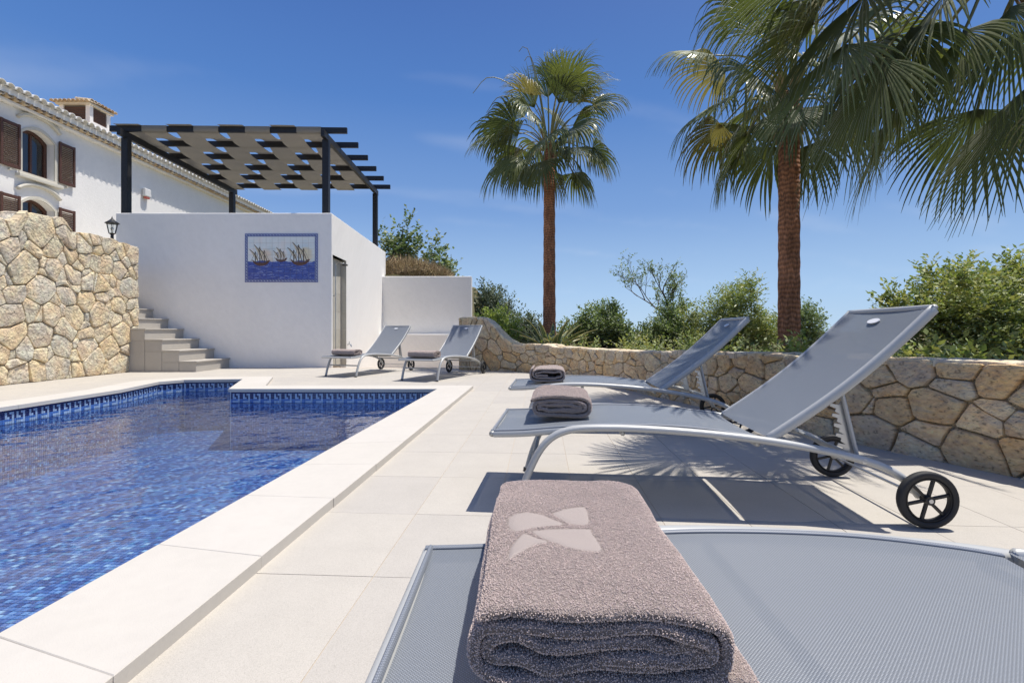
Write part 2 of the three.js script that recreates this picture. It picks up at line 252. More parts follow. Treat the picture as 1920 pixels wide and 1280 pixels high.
  list.forEach(([x, y, z, ang, c], i) => { mx.makeRotationY(ang).setPosition(x, y, z); iw.setMatrixAt(i, mx); const k = 0.85 + 0.3 * R(); iw.setColorAt(i, col.setRGB(c[0] * k, c[1] * k, c[2] * k)); });
  iw.name = 'wall_mosaic'; iw.userData.kind = 'stuff'; iw.castShadow = iw.receiveShadow = true; basin.add(iw);
  const wgeo = new THREE.ShapeGeometry(new THREE.Shape(poolPoly.map((p) => new THREE.Vector2(p[0], p[1])))); wgeo.rotateX(Math.PI / 2); wgeo.translate(0, WATER, 0); wgeo.index.array.reverse(); wgeo.computeVertexNormals();
  { const p = wgeo.attributes.position, n = wgeo.attributes.normal; if (n.getY(0) < 0) { wgeo.index.array.reverse(); wgeo.computeVertexNormals(); } for (let i = 0; i < p.count; i++) wgeo.attributes.uv.setXY(i, p.getX(i), p.getZ(i)); }
  structure('pool_water', wgeo, M.water, 'clear rippled pool water');
  // coping: one slab after another round the edge
  const cope = structure('pool_coping', null, null, 'pale limestone coping round the pool');
  let n = 0; const RC = rng(21);
  for (let e = 0; e < poolPoly.length - 1; e++) {
    const A = poolPoly[e], B = poolPoly[e + 1], oA = copeOut[e], oB = copeOut[e + 1], L = Math.hypot(B[0] - A[0], B[1] - A[1]), k = Math.max(1, Math.round(L / 0.585));
    for (let i = 0; i < k; i++) {
      const g = 0.0005 / L, t0 = i / k + (i ? g : 0.0004), t1 = (i + 1) / k - (i < k - 1 ? g : 0.0004), I = (P0, P1, t) => [lerp(P0[0], P1[0], t), lerp(P0[1], P1[1], t)];
      let quad = [I(A, B, t0), I(A, B, t1), I(oA, oB, t1), I(oA, oB, t0)];
      const cx = (A[0] + B[0] - oA[0] - oB[0]) / 2, cz = (A[1] + B[1] - oA[1] - oB[1]) / 2, cl = Math.hypot(cx, cz), ov = 0.025;   // nose over the water
      quad[0] = [quad[0][0] + cx / cl * ov, quad[0][1] + cz / cl * ov]; quad[1] = [quad[1][0] + cx / cl * ov, quad[1][1] + cz / cl * ov];
      const j = () => (RC() - 0.5) * 0.004; quad[2] = [quad[2][0] + j(), quad[2][1] + j()]; quad[3] = [quad[3][0] + j(), quad[3][1] + j()];
      part(cope, 'coping_slab', prism(quad, -0.001 + 0.0 * n, COPE + (RC() - 0.5) * 0.0006, 0.0025), M.coping[n++ % 3]);
    }
  }
}

// ---------------------------------------------------------------- deck: slabs on a bed
const WALLPATH = [[3.45, -3], [3.40, -0.5], [3.27, 1.2], [2.95, 2.85], [2.64, 3.7], [2.17, 5.4], [1.66, 7.3], [1.22, 8.9], [0.78, 9.85], [0.15, 10.45], [-0.5, 10.8], [-1.16, 11.0]];
const wallCurve = new THREE.CatmullRomCurve3(WALLPATH.map((p) => V(p[0], 0, -p[1])), false, 'centripetal');
const wallX = (Z) => { for (let i = 0; i < WALLPATH.length - 1; i++) { const a = WALLPATH[i], b = WALLPATH[i + 1]; if (Z >= a[1] && Z <= b[1]) return lerp(a[0], b[0], (Z - a[1]) / (b[1] - a[1])); } return Z > 10.9 ? -1.1 : 3.4; };
{
  const deck = structure('deck_paving', null, null, 'pale speckled stone paving round the pool');
  const mid = insetPoly(poolPoly, 0.16), R = rng(31), W = 0.374, D = 0.598, b0 = 1.722 - 3 * D;
  // bed: ring of quads outside the pool
  const bed = [], outer = [[3.9, 3.2], [3.9, -11.72], [-8.2, -11.72], [-8.2, 3.2]];
  const sh2 = new THREE.Shape(outer.map((p) => new THREE.Vector2(...p))); sh2.holes.push(new THREE.Path(mid.map((p) => new THREE.Vector2(...p))));
  const bg = new THREE.ExtrudeGeometry(sh2, { depth: 0.12, bevelEnabled: false }); bg.rotateX(Math.PI / 2); bg.translate(0, -0.0022, 0);
  part(deck, 'paving_bed', bg, M.grout);
  let count = 0; const far = [], tg = [];
  for (let i = -20; i < 14; i++) for (let j = -4; j < 19; j++) {
    const a0 = -0.955 + i * W, bb = b0 + j * D, gp = 0.0014;
    if (i === -1 && bb + D < 7.3) continue;                           // the column along the pool runs on under the coping
    const aL = i === 0 && bb + D < 7.3 ? a0 - W + 0.06 : a0;
    let poly = [ab(aL + gp, bb + gp), ab(a0 + W - gp, bb + gp), ab(a0 + W - gp, bb + D - gp), ab(aL + gp, bb + D - gp)];
    const cx = (poly[0][0] + poly[2][0]) / 2, cz = (poly[0][1] + poly[2][1]) / 2;
    if (cx > wallX(-cz) + 0.45 || cx < -8.15 || cz < -12.2 || inside(mid, cx, cz) && poly.every((p) => inside(mid, ...p))) continue;
    poly = clipHalf(poly, 0, -1, 11.73); if (poly.length < 3) continue;
    for (let e = 0; e < mid.length; e++) {
      const A = mid[e], B = mid[(e + 1) % mid.length], L = Math.hypot(B[0] - A[0], B[1] - A[1]); let nx = (B[1] - A[1]) / L, nn = -(B[0] - A[0]) / L;
      if (inside(mid, (A[0] + B[0]) / 2 + nx * 0.05, (A[1] + B[1]) / 2 + nn * 0.05)) { nx = -nx; nn = -nn; }   // outward
      const d = nx * A[0] + nn * A[1], t = ((cx - A[0]) * (B[0] - A[0]) + (cz - A[1]) * (B[1] - A[1])) / (L * L);
      if (poly.length > 2 && Math.abs(nx * cx + nn * cz - d) < 0.5 && t > -0.35 && t < 1.35 && poly.some((p) => inside(mid, ...p)) && poly.some((p) => nx * p[0] + nn * p[1] > d + 1e-4)) poly = clipHalf(poly, -nx, -nn, -d);
    }
    if (poly.length < 3 || poly.some((p) => inside(insetPoly(poolPoly, 0.03), ...p))) continue;
    const xy = poly.map((p) => p.slice()); const Zc = -cz, px = 960 + F * cx / Math.max(0.2, Zc);
    const g = prism(poly, -0.02, (R() - 0.5) * 0.0006, 0.0006), du = R() * 5, dv = R() * 5, uv = g.attributes.uv; for (let k = 0; k < uv.count; k++) uv.setXY(k, uv.getX(k) + du, uv.getY(k) + dv);
    const inView = Zc > 0.9 && px > -60 && px < 1980 && cx < wallX(Zc) + 0.25;
    tg.push([inView ? Zc : 100 + Math.abs(cx), g]);
  }
  tg.sort((p, q) => p[0] - q[0]);
  tg.slice(0, 300).forEach(([, g]) => part(deck, 'paving_slab', g, M.deck[Math.floor(R() * 4)]));
  const restG = tg.slice(300).map((t) => t[1]); if (restG.length) { const m = part(deck, 'paving_slabs_beyond', merge(restG), M.deck[1]); m.userData.kind = 'stuff'; }
  // sunken yard behind the terrace edge
  structure('lower_yard', box(4.6, 0.1, 6.2, -2.2, -0.45, -14.6), M.grout, 'lower paved yard behind the pool terrace');
}

// ---------------------------------------------------------------- stone walls
function cells(w, h, radii, seed, asp = 1.25) {   // power cells of a dart-thrown packing in [0,w] x [0,h]
  const R = rng(seed), S = [];
  for (const [r0, r1, tries] of radii) for (let t = 0; t < tries; t++) {
    const r = lerp(r0, r1, R()), x = R() * w, y = R() * h; if (S.every((s) => Math.hypot((s.x - x) / asp, s.y - y) > (s.r + r) * 0.86)) S.push({ x, y, r });
  }
  return S.map((s) => {
    let P = [[0, 0], [w, 0], [w, h], [0, h]];
    for (const o of S) {
      if (o === s) continue; const dx = (o.x - s.x) / (asp * asp), dy = o.y - s.y; if (Math.abs(o.x - s.x) > 2.4 || Math.abs(dy) > 2) continue;
      const c = 0.5 * ((o.x * o.x - s.x * s.x) / (asp * asp) + o.y * o.y - s.y * s.y + s.r * s.r - o.r * o.r); P = clipHalf(P, dx, dy, c); if (P.length < 3) break;
    }
    return P;
  }).filter((P) => P.length > 2);
}
function courses(w, h, hs, ws, chink, seed) {   // rough courses: power cells of a jittered, staggered grid with small wedge stones between
  const R = rng(seed), S = [];
  for (let y = 0; y < h;) { let rh = lerp(...hs, R()); if (h - y - rh < hs[0] * 0.6) rh = h - y; for (let x = -R() * ws[1]; x < w;) { const cw = lerp(...ws, Math.pow(R(), 1.2)); S.push({ x: clamp(x + cw / 2, 0.03, w - 0.03), y: clamp(y + rh / 2 + (R() - 0.5) * rh * 0.55, 0.03, h - 0.03), q: cw * cw * 0.16 + (R() - 0.5) * 0.012 }); x += cw; } y += rh; }
  for (let k = 0, n = S.length; k < n * chink; k++) { const x = R() * w, y = R() * h; let d = 1e9; for (let m = 0; m < n; m++) d = Math.min(d, Math.hypot(S[m].x - x, S[m].y - y)); if (d > hs[0] * 0.48) S.push({ x, y, q: 0.0 + 0.006 * R() }); }
  return S.map((s) => { let P = [[0, 0], [w, 0], [w, h], [0, h]]; for (const o of S) { if (o === s || Math.abs(o.x - s.x) > 2.6) continue; P = clipHalf(P, o.x - s.x, o.y - s.y, 0.5 * (o.x * o.x - s.x * s.x + o.y * o.y - s.y * s.y + s.q - o.q)); if (P.length < 3) break; } return P; }).filter((P) => P.length > 2 && polyArea(P) > 0.0012);
}
const polyArea = (P) => Math.abs(P.reduce((s, p, i) => { const q = P[(i + 1) % P.length]; return s + p[0] * q[1] - q[0] * p[1]; }, 0)) / 2;
function stoneGeo(P, map, R, gap, relief, deep = 0.10) {   // a rounded stone filling a cell; map(u, v, w) -> [x,y,z], w outwards
  if (P.reduce((s, p, i) => { const q = P[(i + 1) % P.length]; return s + p[0] * q[1] - q[0] * p[1]; }, 0) < 0) P = P.slice().reverse();
  const keepN = 5 + Math.floor(R() * 2.2);
  while (P.length > keepN) { let best = 0, ba = 1e9; P.forEach((p, i) => { const a = P[(i + P.length - 1) % P.length], b = P[(i + 1) % P.length], ar = Math.abs((p[0] - a[0]) * (b[1] - a[1]) - (p[1] - a[1]) * (b[0] - a[0])); if (ar < ba) { ba = ar; best = i; } }); if (ba > 0.07 * polyArea(P)) break; P = P.filter((_, i) => i !== best); }
  const cx = P.reduce((s, p) => s + p[0], 0) / P.length, cy = P.reduce((s, p) => s + p[1], 0) / P.length, size = Math.sqrt(polyArea(P));
  let Q = insetPoly(P, -Math.min(gap, size * 0.10));
  // split long edges, roughen and cut the corners
  let E = []; Q.forEach((p, i) => { const q = Q[(i + 1) % Q.length], L = Math.hypot(q[0] - p[0], q[1] - p[1]), n = Math.max(1, Math.round(L / (size * 0.55))); for (let k = 0; k < n; k++) E.push([lerp(p[0], q[0], k / n), lerp(p[1], q[1], k / n), k === 0]); });
  const out = []; E.forEach((p, i) => { const a = E[(i + E.length - 1) % E.length], b = E[(i + 1) % E.length]; if (p[2]) { const f = 0.07 + 0.09 * R(); out.push([lerp(p[0], a[0], f), lerp(p[1], a[1], f)], [lerp(p[0], b[0], f), lerp(p[1], b[1], f)]); } else { const j = size * 0.085; out.push([p[0] + (R() - 0.5) * j, p[1] + (R() - 0.5) * j]); } });
  const n = out.length, sd = R() * 50, lift = (R() - 0.3) * relief * 0.8, tx = (R() - 0.5) * relief * 0.8 / size, ty = (R() - 0.5) * relief * 0.8 / size, pos = [], uv = [], idx = [], du = R() * 7, dv = R() * 7;
  const rings = [[1.0, -deep], [1.0, -0.05 * relief], [0.965, 0.30 * relief], [0.80, 0.48 * relief], [0.42, 0.55 * relief]];
  const put = (u, v, w, free) => { if (free) w += lift + tx * (u - cx) + ty * (v - cy) + relief * 1.1 * fbm(u / size * 1.8 + sd, v / size * 1.8, sd, 3); pos.push(...map(u, v, w)); uv.push(u + du, v + dv); };
  rings.forEach(([s, w], r) => out.forEach((p) => put(cx + (p[0] - cx) * s, cy + (p[1] - cy) * s, w, r > 0)));
  put(cx, cy, 0.57 * relief, true);
  for (let r = 0; r < rings.length - 1; r++) for (let i = 0; i < n; i++) { const a = r * n + i, b = r * n + (i + 1) % n; idx.push(a, b, a + n, a + n, b, b + n); }
  const last = (rings.length - 1) * n; for (let i = 0; i < n; i++) idx.push(last + i, last + (i + 1) % n, rings.length * n);
  return geoFrom(pos, idx, uv);
}
function flipIfInward(g, n) { const a = g.attributes.normal; let s = 0; for (let i = 0; i < a.count; i++) s += a.getX(i) * n[0] + a.getY(i) * n[1] + a.getZ(i) * n[2]; if (s < 0) { g.index.array.reverse(); g.computeVertexNormals(); } return g; }
const stoneFace = (g, n) => toCreasedNormals(flipIfInward(g, n), 0.55);
{ // tall wall beside the pool, face at x = -7.9 looking to +x
  const wall = thing('stone_retaining_wall', 'tall rubble stone retaining wall of cream blocks beside the stairs', 'wall');
  const Z0 = 2.4, Z1 = 10.72, X = -7.92, top = (Z) => 2.64 + 0.04 * Math.sin(Z * 2.1) + 0.2 * sstep(8.05, 8.25, Z) * (1 - sstep(8.92, 9.12, Z)) + 0.05 * nz(Z * 3, 1);
  const R = rng(77), w = Z1 - Z0;
  for (const P of courses(w, 2.6, [0.19, 0.40], [0.22, 0.62], 1.1, 41)) {
    const small = polyArea(P) < 0.035;
    const map = (u, v, ww) => { const Z = Z0 + u; return [X + ww, v / 2.6 * top(Z), -Z]; };
    const g = stoneFace(stoneGeo(P, map, R, small ? 0.004 : 0.008, small ? 0.024 : 0.040, 0.12), [1, 0, 0]);
    part(wall, small ? 'chinking_stone' : 'stone', g, M.stone[Math.floor(R() * M.stone.length)]);
  }
  part(wall, 'mortar_core', merge([box(0.42, 2.58, Z1 - Z0 - 0.06, X - 0.232, 1.29, -(Z0 + Z1) / 2 + 0.0), box(0.3, 0.2, 0.78, X - 0.26, 2.66, -8.585)]), M.mortar);
  for (let Z = Z0 + 0.1; Z < Z1 - 0.1;) { const l = 0.25 + R() * 0.35, P = [[Z, 0], [Math.min(Z1, Z + l), 0], [Math.min(Z1, Z + l), 0.46], [Z, 0.46]]; const g = stoneFace(stoneGeo(P, (u, v, ww) => [X - 0.02 - v, top(u) - 0.045 + ww * 0.8, -u], R, 0.012, 0.05, 0.1), [0, 1, 0]); part(wall, 'cap_stone', g, M.stone[Math.floor(R() * 6)]); Z += l; }
  for (const P of cells(0.44, 2.6, [[0.12, 0.17, 80], [0.06, 0.1, 400]], 47, 1)) part(wall, 'stone', stoneFace(stoneGeo(P, (u, v, ww) => [X - 0.01 - u, v, -Z1 + 0.02 - ww * 0.4], R, 0.01, 0.04, 0.06), [0, 0, -1]), M.stone[Math.floor(R() * 6)]);
}
const wallTop = (x, Z) => Z > 9.9 ? lerp(0.60, 1.16, sstep(0.05, -0.68, x)) : lerp(0.685, 0.56, sstep(2.5, 8.9, Z));
{ // low curved garden wall
  const wall = thing('curved_garden_wall', 'low curved rubble stone wall of tan blocks along the deck edge', 'wall');
  const L = wallCurve.getLength(), R = rng(91), up = V(0, 1, 0), N = 260, pts = wallCurve.getSpacedPoints(N), tan = (s) => wallCurve.getTangentAt(clamp(s / L, 0, 1));
  const frame = (s) => { const t = clamp(s / L, 0, 1), f = t * N, i = Math.min(N - 1, Math.floor(f)), p = pts[i].clone().lerp(pts[i + 1], f - i), a = pts[Math.max(0, i - 2)], b = pts[Math.min(N, i + 3)], d = b.clone().sub(a).normalize(); return { p, n: V(d.z, 0, -d.x) }; };   // n looks to the deck
  const T = 0.36, s0 = 1.5;
  for (const P of courses(L - s0, 1.0, [0.20, 0.44], [0.16, 0.46], 1.3, 57)) {
    const small = polyArea(P) < 0.03;
    const map = (u, v, w) => { const { p, n } = frame(u + s0), h = wallTop(p.x, -p.z); return [p.x + n.x * w, -0.02 + v * (h - 0.01), p.z + n.z * w]; };
    const mid = frame(s0 + P[0][0]); const g = stoneFace(stoneGeo(P, map, R, small ? 0.004 : 0.007, small ? 0.016 : 0.026, 0.10), mid.n.toArray());
    part(wall, small ? 'chinking_stone' : 'stone', g, M.stoneTan[Math.floor(R() * 6)]);
  }
  const pos = [], idx = [], uv = [];
  for (let i = 0; i <= N; i++) { const s = i / N * L, { p, n } = frame(s), h = wallTop(p.x, -p.z) - 0.04; for (const [o, y] of [[-0.022, -0.1], [-0.022, h], [-T + 0.03, h], [-T + 0.03, -0.4]]) { pos.push(p.x + n.x * o, y, p.z + n.z * o); uv.push(s, y + o); } }
  for (let i = 0; i < N; i++) for (let k = 0; k < 3; k++) { const a = i * 4 + k, b = a + 4; idx.push(a, b, a + 1, a + 1, b, b + 1); }
  idx.push(N * 4, N * 4 + 1, N * 4 + 2, N * 4, N * 4 + 2, N * 4 + 3);
  part(wall, 'mortar_core', geoFrom(pos, idx, uv), M.mortar);
  for (let s = s0; s < L - 0.02;) {
    const l = 0.16 + R() * 0.30, e = Math.min(L, s + l);
    for (const [v0, v1] of R() < 0.5 ? [[0, T]] : [[0, T * 0.55], [T * 0.55, T]]) {
      const P = [[s, v0], [e, v0], [e, v1], [s, v1]], dy = (R() - 0.5) * 0.014;
      part(wall, 'cap_stone', stoneFace(stoneGeo(P, (u, v, w) => { const { p, n } = frame(u); const h = wallTop(p.x, -p.z); return [p.x + n.x * (0.012 - v), h - 0.028 + dy + w * 0.7, p.z + n.z * (0.012 - v)]; }, R, 0.006, 0.03, 0.06), [0, 1, 0]), M.stone[Math.floor(R() * 6)]);
    }
    s = e;
  }
  // garden soil behind the wall
  const gp = [], gi = [], gu = [], K = [0.30, 0.9, 1.8, 3.2, 5.5, 9];
  for (let i = 0; i <= 90; i++) { const s = i / 90 * L, { p, n } = frame(s); K.forEach((k, j) => { const x = p.x - n.x * k, z = p.z - n.z * k; const h = wallTop(p.x, -p.z); gp.push(x, (j < 1 ? h - 0.16 : lerp(Math.min(h, 0.75) - 0.14, 0.22, clamp(j / 5, 0, 1))) + (j ? 0.05 * nz(x * 1.3, z * 1.3) : 0), z); gu.push(x, z); }); }
  for (let i = 0; i < 90; i++) for (let j = 0; j < K.length - 1; j++) { const a = i * K.length + j, b = a + K.length; gi.push(a, a + 1, b, b, a + 1, b + 1); }
  structure('garden_soil', flipIfInward(geoFrom(gp, gi, gu), [0, 1, 0]), M.soil, 'brown soil of the planted bed behind the low wall');
}

// ---------------------------------------------------------------- pool house with roof terrace
const BT = 3.57;
{
  const b = thing('pool_house', 'white plastered flat-roofed pool house with tiled shower niche', 'building');
  const X0 = -9.15, X1 = -4.17, Zf = 11.7, Zb = 17.5, dX = -0.2;          // the side wall leans inwards by dX over its length
  const quadPrism = (pts, y0, y1) => prism(pts, y0, y1, 0.012);
  part(b, 'front_wall', quadPrism([[X0, -Zf], [X1, -Zf], [X1, -Zf - 0.07], [X0, -Zf - 0.07]], -0.3, BT), M.plaster);
  const sx = (Z) => X1 + dX * (Z - Zf) / (Zb - Zf), nz0 = 11.77, nz1 = 12.82, nTop = 2.62;
  part(b, 'side_wall', merge([
    prism([[sx(nz0), -nz0], [sx(nz1), -nz1], [sx(nz1) - 0.3, -nz1], [sx(nz0) - 0.3, -nz0]], nTop, BT, 0.012),
    prism([[sx(nz1), -nz1], [sx(Zb), -Zb], [sx(Zb) - 0.3, -Zb], [sx(nz1) - 0.3, -nz1]], -0.5, BT, 0.012)]), M.plaster);
  part(b, 'back_wall', box(4.7, BT + 0.5, 0.2, -6.95, BT / 2 - 0.25, -Zb + 0.12), M.plaster);
  part(b, 'end_wall', box(0.2, BT + 0.3, 5.6, X0 + 0.1, BT / 2 - 0.15, -14.6), M.plaster);
  part(b, 'roof_slab', box(4.5, 0.25, 5.4, -6.7, BT - 0.4, -14.6), M.cream);
  // shower niche: tiles on the back and on the far reveal
  const R = rng(8), nx = sx(12.3) - 0.15, tm = [0, 1, 2].map((i) => std({ color: C(0.60 - i * 0.03, 0.565 - i * 0.03, 0.49 - i * 0.03), map: clone(stain, 1.2), roughness: 0.45 }));
  part(b, 'niche_backing', box(0.05, nTop + 0.3, nz1 - nz0 + 0.1, nx - 0.03, nTop / 2 - 0.15, -(nz0 + nz1) / 2), M.grout);
  for (let y = 0, k = 0; y < nTop - 0.02; y += 0.44, k++) {
    const h = Math.min(0.436, nTop - y - 0.004);
    for (const [za, zb] of [[nz0, 12.29], [12.294, nz1 - 0.012]]) part(b, 'wall_tile', box(0.012, h, zb - za, nx + 0.006, y + h / 2, -(za + zb) / 2, 0.002), tm[Math.floor(R() * 3)]);
    part(b, 'wall_tile', box(0.13, h, 0.010, nx + 0.082, y + h / 2, -nz1 + 0.006, 0.002), tm[Math.floor(R() * 3)]);
  }
  const shw = thing('outdoor_shower', 'slim steel outdoor shower pipe in the tiled niche', 'shower', [nx + 0.07, 0, -12.25]);
  part(shw, 'pipe', new THREE.CylinderGeometry(0.011, 0.011, 2.42, 10).translate(0, 1.25, 0), M.steel);
  part(shw, 'bracket', box(0.09, 0.03, 0.03, -0.03, 1.7, 0), M.steel);
  part(shw, 'shower_arm', tube([V(0, 2.45, 0), V(0.05, 2.49, 0), V(0.2, 2.47, 0)], 0.011, 0.011, 12, 8), M.steel);
  part(shw, 'shower_head', new THREE.CylinderGeometry(0.06, 0.07, 0.03, 16).translate(0.23, 2.44, 0), M.black);
  const tap = thing('wall_tap', 'small metal tap on the sunlit white wall beside the niche', 'tap', [sx(12.95), 0.5, -12.95]);
  part(tap, 'tap_body', tube([V(0, 0, 0), V(0.07, 0.01, 0), V(0.11, -0.06, 0)], 0.016, 0.016, 12, 8), M.steel);
  part(tap, 'handle', box(0.02, 0.07, 0.02, 0.05, 0.05, 0, 0.006), M.steel);
}
{ // low white boundary wall, with a ledge along its foot
  const w = thing('white_boundary_wall', 'plain white plastered wall with ledge behind the pool terrace', 'wall');
  part(w, 'wall_panel', prism([[-4.36, -17.0], [-1.36, -17.0], [-1.36, -17.28], [-4.36, -17.28]], -0.5, 2.68, 0.015), M.plaster);
  part(w, 'ledge', prism([[-4.36, -16.55], [-1.36, -16.55], [-1.36, -16.997], [-4.36, -16.997]], -0.5, 0.74, 0.012), M.plaster);
}
{ // stairs up to the terrace
  const st = thing('stone_stairs', 'pale tiled stairs climbing between stone wall and pool house', 'stairs');
  const R = rng(61), zN = 10.46, zF = 11.69;
  for (let k = 0; k < 11; k++) {
    const x1 = -6.53 - 0.353 * k, y1 = 0.2245 * (k + 1), x0 = x1 - 0.353, zn = x0 < -7.97 ? 10.75 : zN;
    part(st, 'tread', box(0.353 + 0.025, 0.028, zF - zn + 0.015, (x0 + x1) / 2 + 0.0125, y1 - 0.014, -(zn + zF) / 2 + 0.0075, 0.005), M.deck[k % 4]);
    part(st, 'riser', box(0.012, 0.194, zF - zn - 0.004, x1 - 0.006, y1 - 0.028 - 0.098, -(zn + zF) / 2, 0.002), M.deck[(k + 1) % 4]);
    if (k < 4) for (const [ya, yb] of k ? [[0.002, 0.2245 * k - 0.03], [0.2245 * k - 0.026, y1 - 0.03]] : [[0.002, y1 - 0.03]]) if (yb - ya > 0.05) part(st, 'side_tile', box(0.346, yb - ya, 0.012, (x0 + x1) / 2, (ya + yb) / 2, -zN - 0.006, 0.002), M.deck[Math.floor(R() * 4)]);
    part(st, 'core', box(0.352, y1 - 0.03, zF - zn - 0.03, (x0 + x1) / 2 - 0.008, (y1 - 0.03) / 2 - 0.003, -(zn + zF) / 2 - 0.012), M.grout);
  }
}
structure('upper_terrace', box(4.6, 2.5, 14.5, -10.75, 1.2, -3.4), M.terrain, 'upper terrace held by the tall stone wall');
structure('house_terrace', box(3.9, 2.62, 18, -11.15, 1.25, -19.8), M.cream, 'terrace in front of the white house');

// ---------------------------------------------------------------- picture of ships in glazed tiles
{
  const W = 11, H = 7, T = 0.1405, B = 0.072, cv = document.createElement('canvas'); cv.width = 1100; cv.height = 700; const c = cv.getContext('2d'), R = rng(404);
  c.fillStyle = '#dfe3e0'; c.fillRect(0, 0, 1100, 700);
  for (let i = 0; i < 90; i++) { c.fillStyle = ['rgba(150,180,205,.10)', 'rgba(235,225,205,.12)', 'rgba(170,195,190,.10)'][i % 3]; c.fillRect(R() * 1100, R() * 380, 30 + R() * 120, 20 + R() * 160); }
  for (const [x, y, r, col] of [[300, 330, 150, '226,196,160'], [960, 290, 150, '226,208,160'], [560, 330, 90, '225,215,205']]) for (let i = 0; i < 60; i++) { c.fillStyle = `rgba(${col},.10)`; c.beginPath(); c.arc(x + (R() - 0.4) * r, y + (R() - 0.5) * r * 1.2, 18 + R() * 40, 0, 7); c.fill(); }
  c.fillStyle = '#33479a'; c.beginPath(); c.moveTo(0, 400); for (let x = 0; x <= 1100; x += 20) c.lineTo(x, 398 + 14 * Math.sin(x * 0.02) + 8 * R()); c.lineTo(1100, 700); c.lineTo(0, 700); c.fill();
  for (let i = 0; i < 420; i++) { const x = R() * 1100, y = 405 + R() * 290, l = 20 + R() * 90, w = 1 + R() * 6; c.strokeStyle = ['rgba(22,34,110,.7)', 'rgba(60,85,175,.7)', 'rgba(225,232,245,.65)', 'rgba(120,145,210,.6)', 'rgba(18,26,80,.6)'][Math.floor(R() * 5)]; c.lineWidth = w; c.beginPath(); c.moveTo(x, y); c.quadraticCurveTo(x + l / 2, y - 6 - R() * 22, x + l, y + (R() - 0.5) * 18); c.stroke(); }
  const ship = (x, y, s) => {
    c.fillStyle = '#5e3113'; c.beginPath(); c.moveTo(x - 120 * s, y - 45 * s); c.quadraticCurveTo(x - 90 * s, y + 42 * s, x, y + 42 * s); c.quadraticCurveTo(x + 95 * s, y + 40 * s, x + 125 * s, y - 38 * s); c.lineTo(x + 80 * s, y - 30 * s); c.lineTo(x + 60 * s, y - 4 * s); c.lineTo(x - 60 * s, y - 4 * s); c.closePath(); c.fill();
    c.strokeStyle = '#40230f'; c.lineWidth = 3 * s; for (let k = 0; k < 4; k++) { c.beginPath(); c.moveTo(x - (100 - k * 6) * s, y + (-20 + k * 14) * s); c.lineTo(x + (104 - k * 10) * s, y + (-16 + k * 14) * s); c.stroke(); }
    for (const [m, h] of [[-75, 150], [-15, 215], [45, 170]]) {
      c.fillStyle = 'rgba(205,186,150,.8)'; c.beginPath(); c.moveTo(x + (m - 75) * s, y - (h + 25) * s); c.quadraticCurveTo(x + (m + 52) * s, y - (h * 0.7) * s, x + (m + 34) * s, y - 20 * s); c.quadraticCurveTo(x + (m - 10) * s, y - h * 0.4 * s, x + (m - 75) * s, y - (h + 25) * s); c.fill();
      c.strokeStyle = '#33240f'; c.lineWidth = 11 * s; c.beginPath(); c.moveTo(x + m * s, y); c.lineTo(x + m * s, y - h * s); c.stroke(); c.lineWidth = 9 * s; c.beginPath(); c.moveTo(x + (m - 78) * s, y - (h + 28) * s); c.quadraticCurveTo(x + (m + 10) * s, y - h * 0.8 * s, x + (m + 36) * s, y - 18 * s); c.stroke();
      c.lineWidth = 3.5 * s; c.beginPath(); c.moveTo(x + m * s, y - h * s); c.lineTo(x + (m + 70) * s, y - 20 * s); c.moveTo(x + m * s, y - h * s); c.lineTo(x + (m - 60) * s, y - 20 * s); c.stroke();
    }
  };
  ship(215, 430, 1.22); ship(545, 380, 0.85); ship(855, 418, 1.34);
  const map = new THREE.CanvasTexture(cv); map.colorSpace = THREE.SRGBColorSpace; map.magFilter = THREE.LinearFilter;
  const cb = document.createElement('canvas'); cb.width = cb.height = 128; const d = cb.getContext('2d'); d.fillStyle = '#3d4a86'; d.fillRect(0, 0, 128, 128); d.fillStyle = '#c3cbe0'; d.beginPath(); d.ellipse(64, 64, 40, 22, 0.7, 0, 7); d.fill(); d.strokeStyle = '#2b366e'; d.lineWidth = 9; d.beginPath(); d.moveTo(8, 100); d.quadraticCurveTo(64, 20, 120, 90); d.stroke(); d.strokeStyle = '#aab4d6'; d.lineWidth = 7; d.strokeRect(4, 4, 120, 120);
  const bmap = new THREE.CanvasTexture(cb); bmap.colorSpace = THREE.SRGBColorSpace; bmap.magFilter = THREE.LinearFilter;
  const gm = phys({ map, roughness: 0.3, clearcoat: 0.4, clearcoatRoughness: 0.15 }), bm = phys({ map: bmap, roughness: 0.3, clearcoat: 0.4, clearcoatRoughness: 0.15 });
  const p = thing('tile_picture', 'blue-bordered glazed tile picture of sailing ships on white wall', 'tile panel', [-6.17, 1.965, -11.7]);
  const tw = W * T + 2 * B, th = H * T + 2 * B + 0.02;
  part(p, 'mortar_bed', box(tw - 0.004, th - 0.024, 0.012, tw / 2, th / 2 - 0.01, 0.0045), M.grout);
  const facing = (w, h, u0, v0, u1, v1) => { const g = new RoundedBoxGeometry(w - 0.003, h - 0.003, 0.014, 1, 0.002), q = g.attributes.position, uv = g.attributes.uv; for (let i = 0; i < q.count; i++) uv.setXY(i, lerp(u0, u1, q.getX(i) / w + 0.5), lerp(v0, v1, q.getY(i) / h + 0.5)); return g; };
  for (let i = 0; i < W; i++) for (let j = 0; j < H; j++) { const m = part(p, 'picture_tile', facing(T, T, i / W, j / H, (i + 1) / W, (j + 1) / H), gm); m.position.set(B + (i + 0.5) * T, B + (j + 0.5) * T, 0.009 + (R() - 0.5) * 0.001); m.rotation.y = (R() - 0.5) * 0.006; }
  const bg = facing(B, T / 2, 0, 0, 1, 1), bh = facing(T / 2, B, 0, 0, 1, 1), bc = facing(B, B, 0, 0, 1, 1);
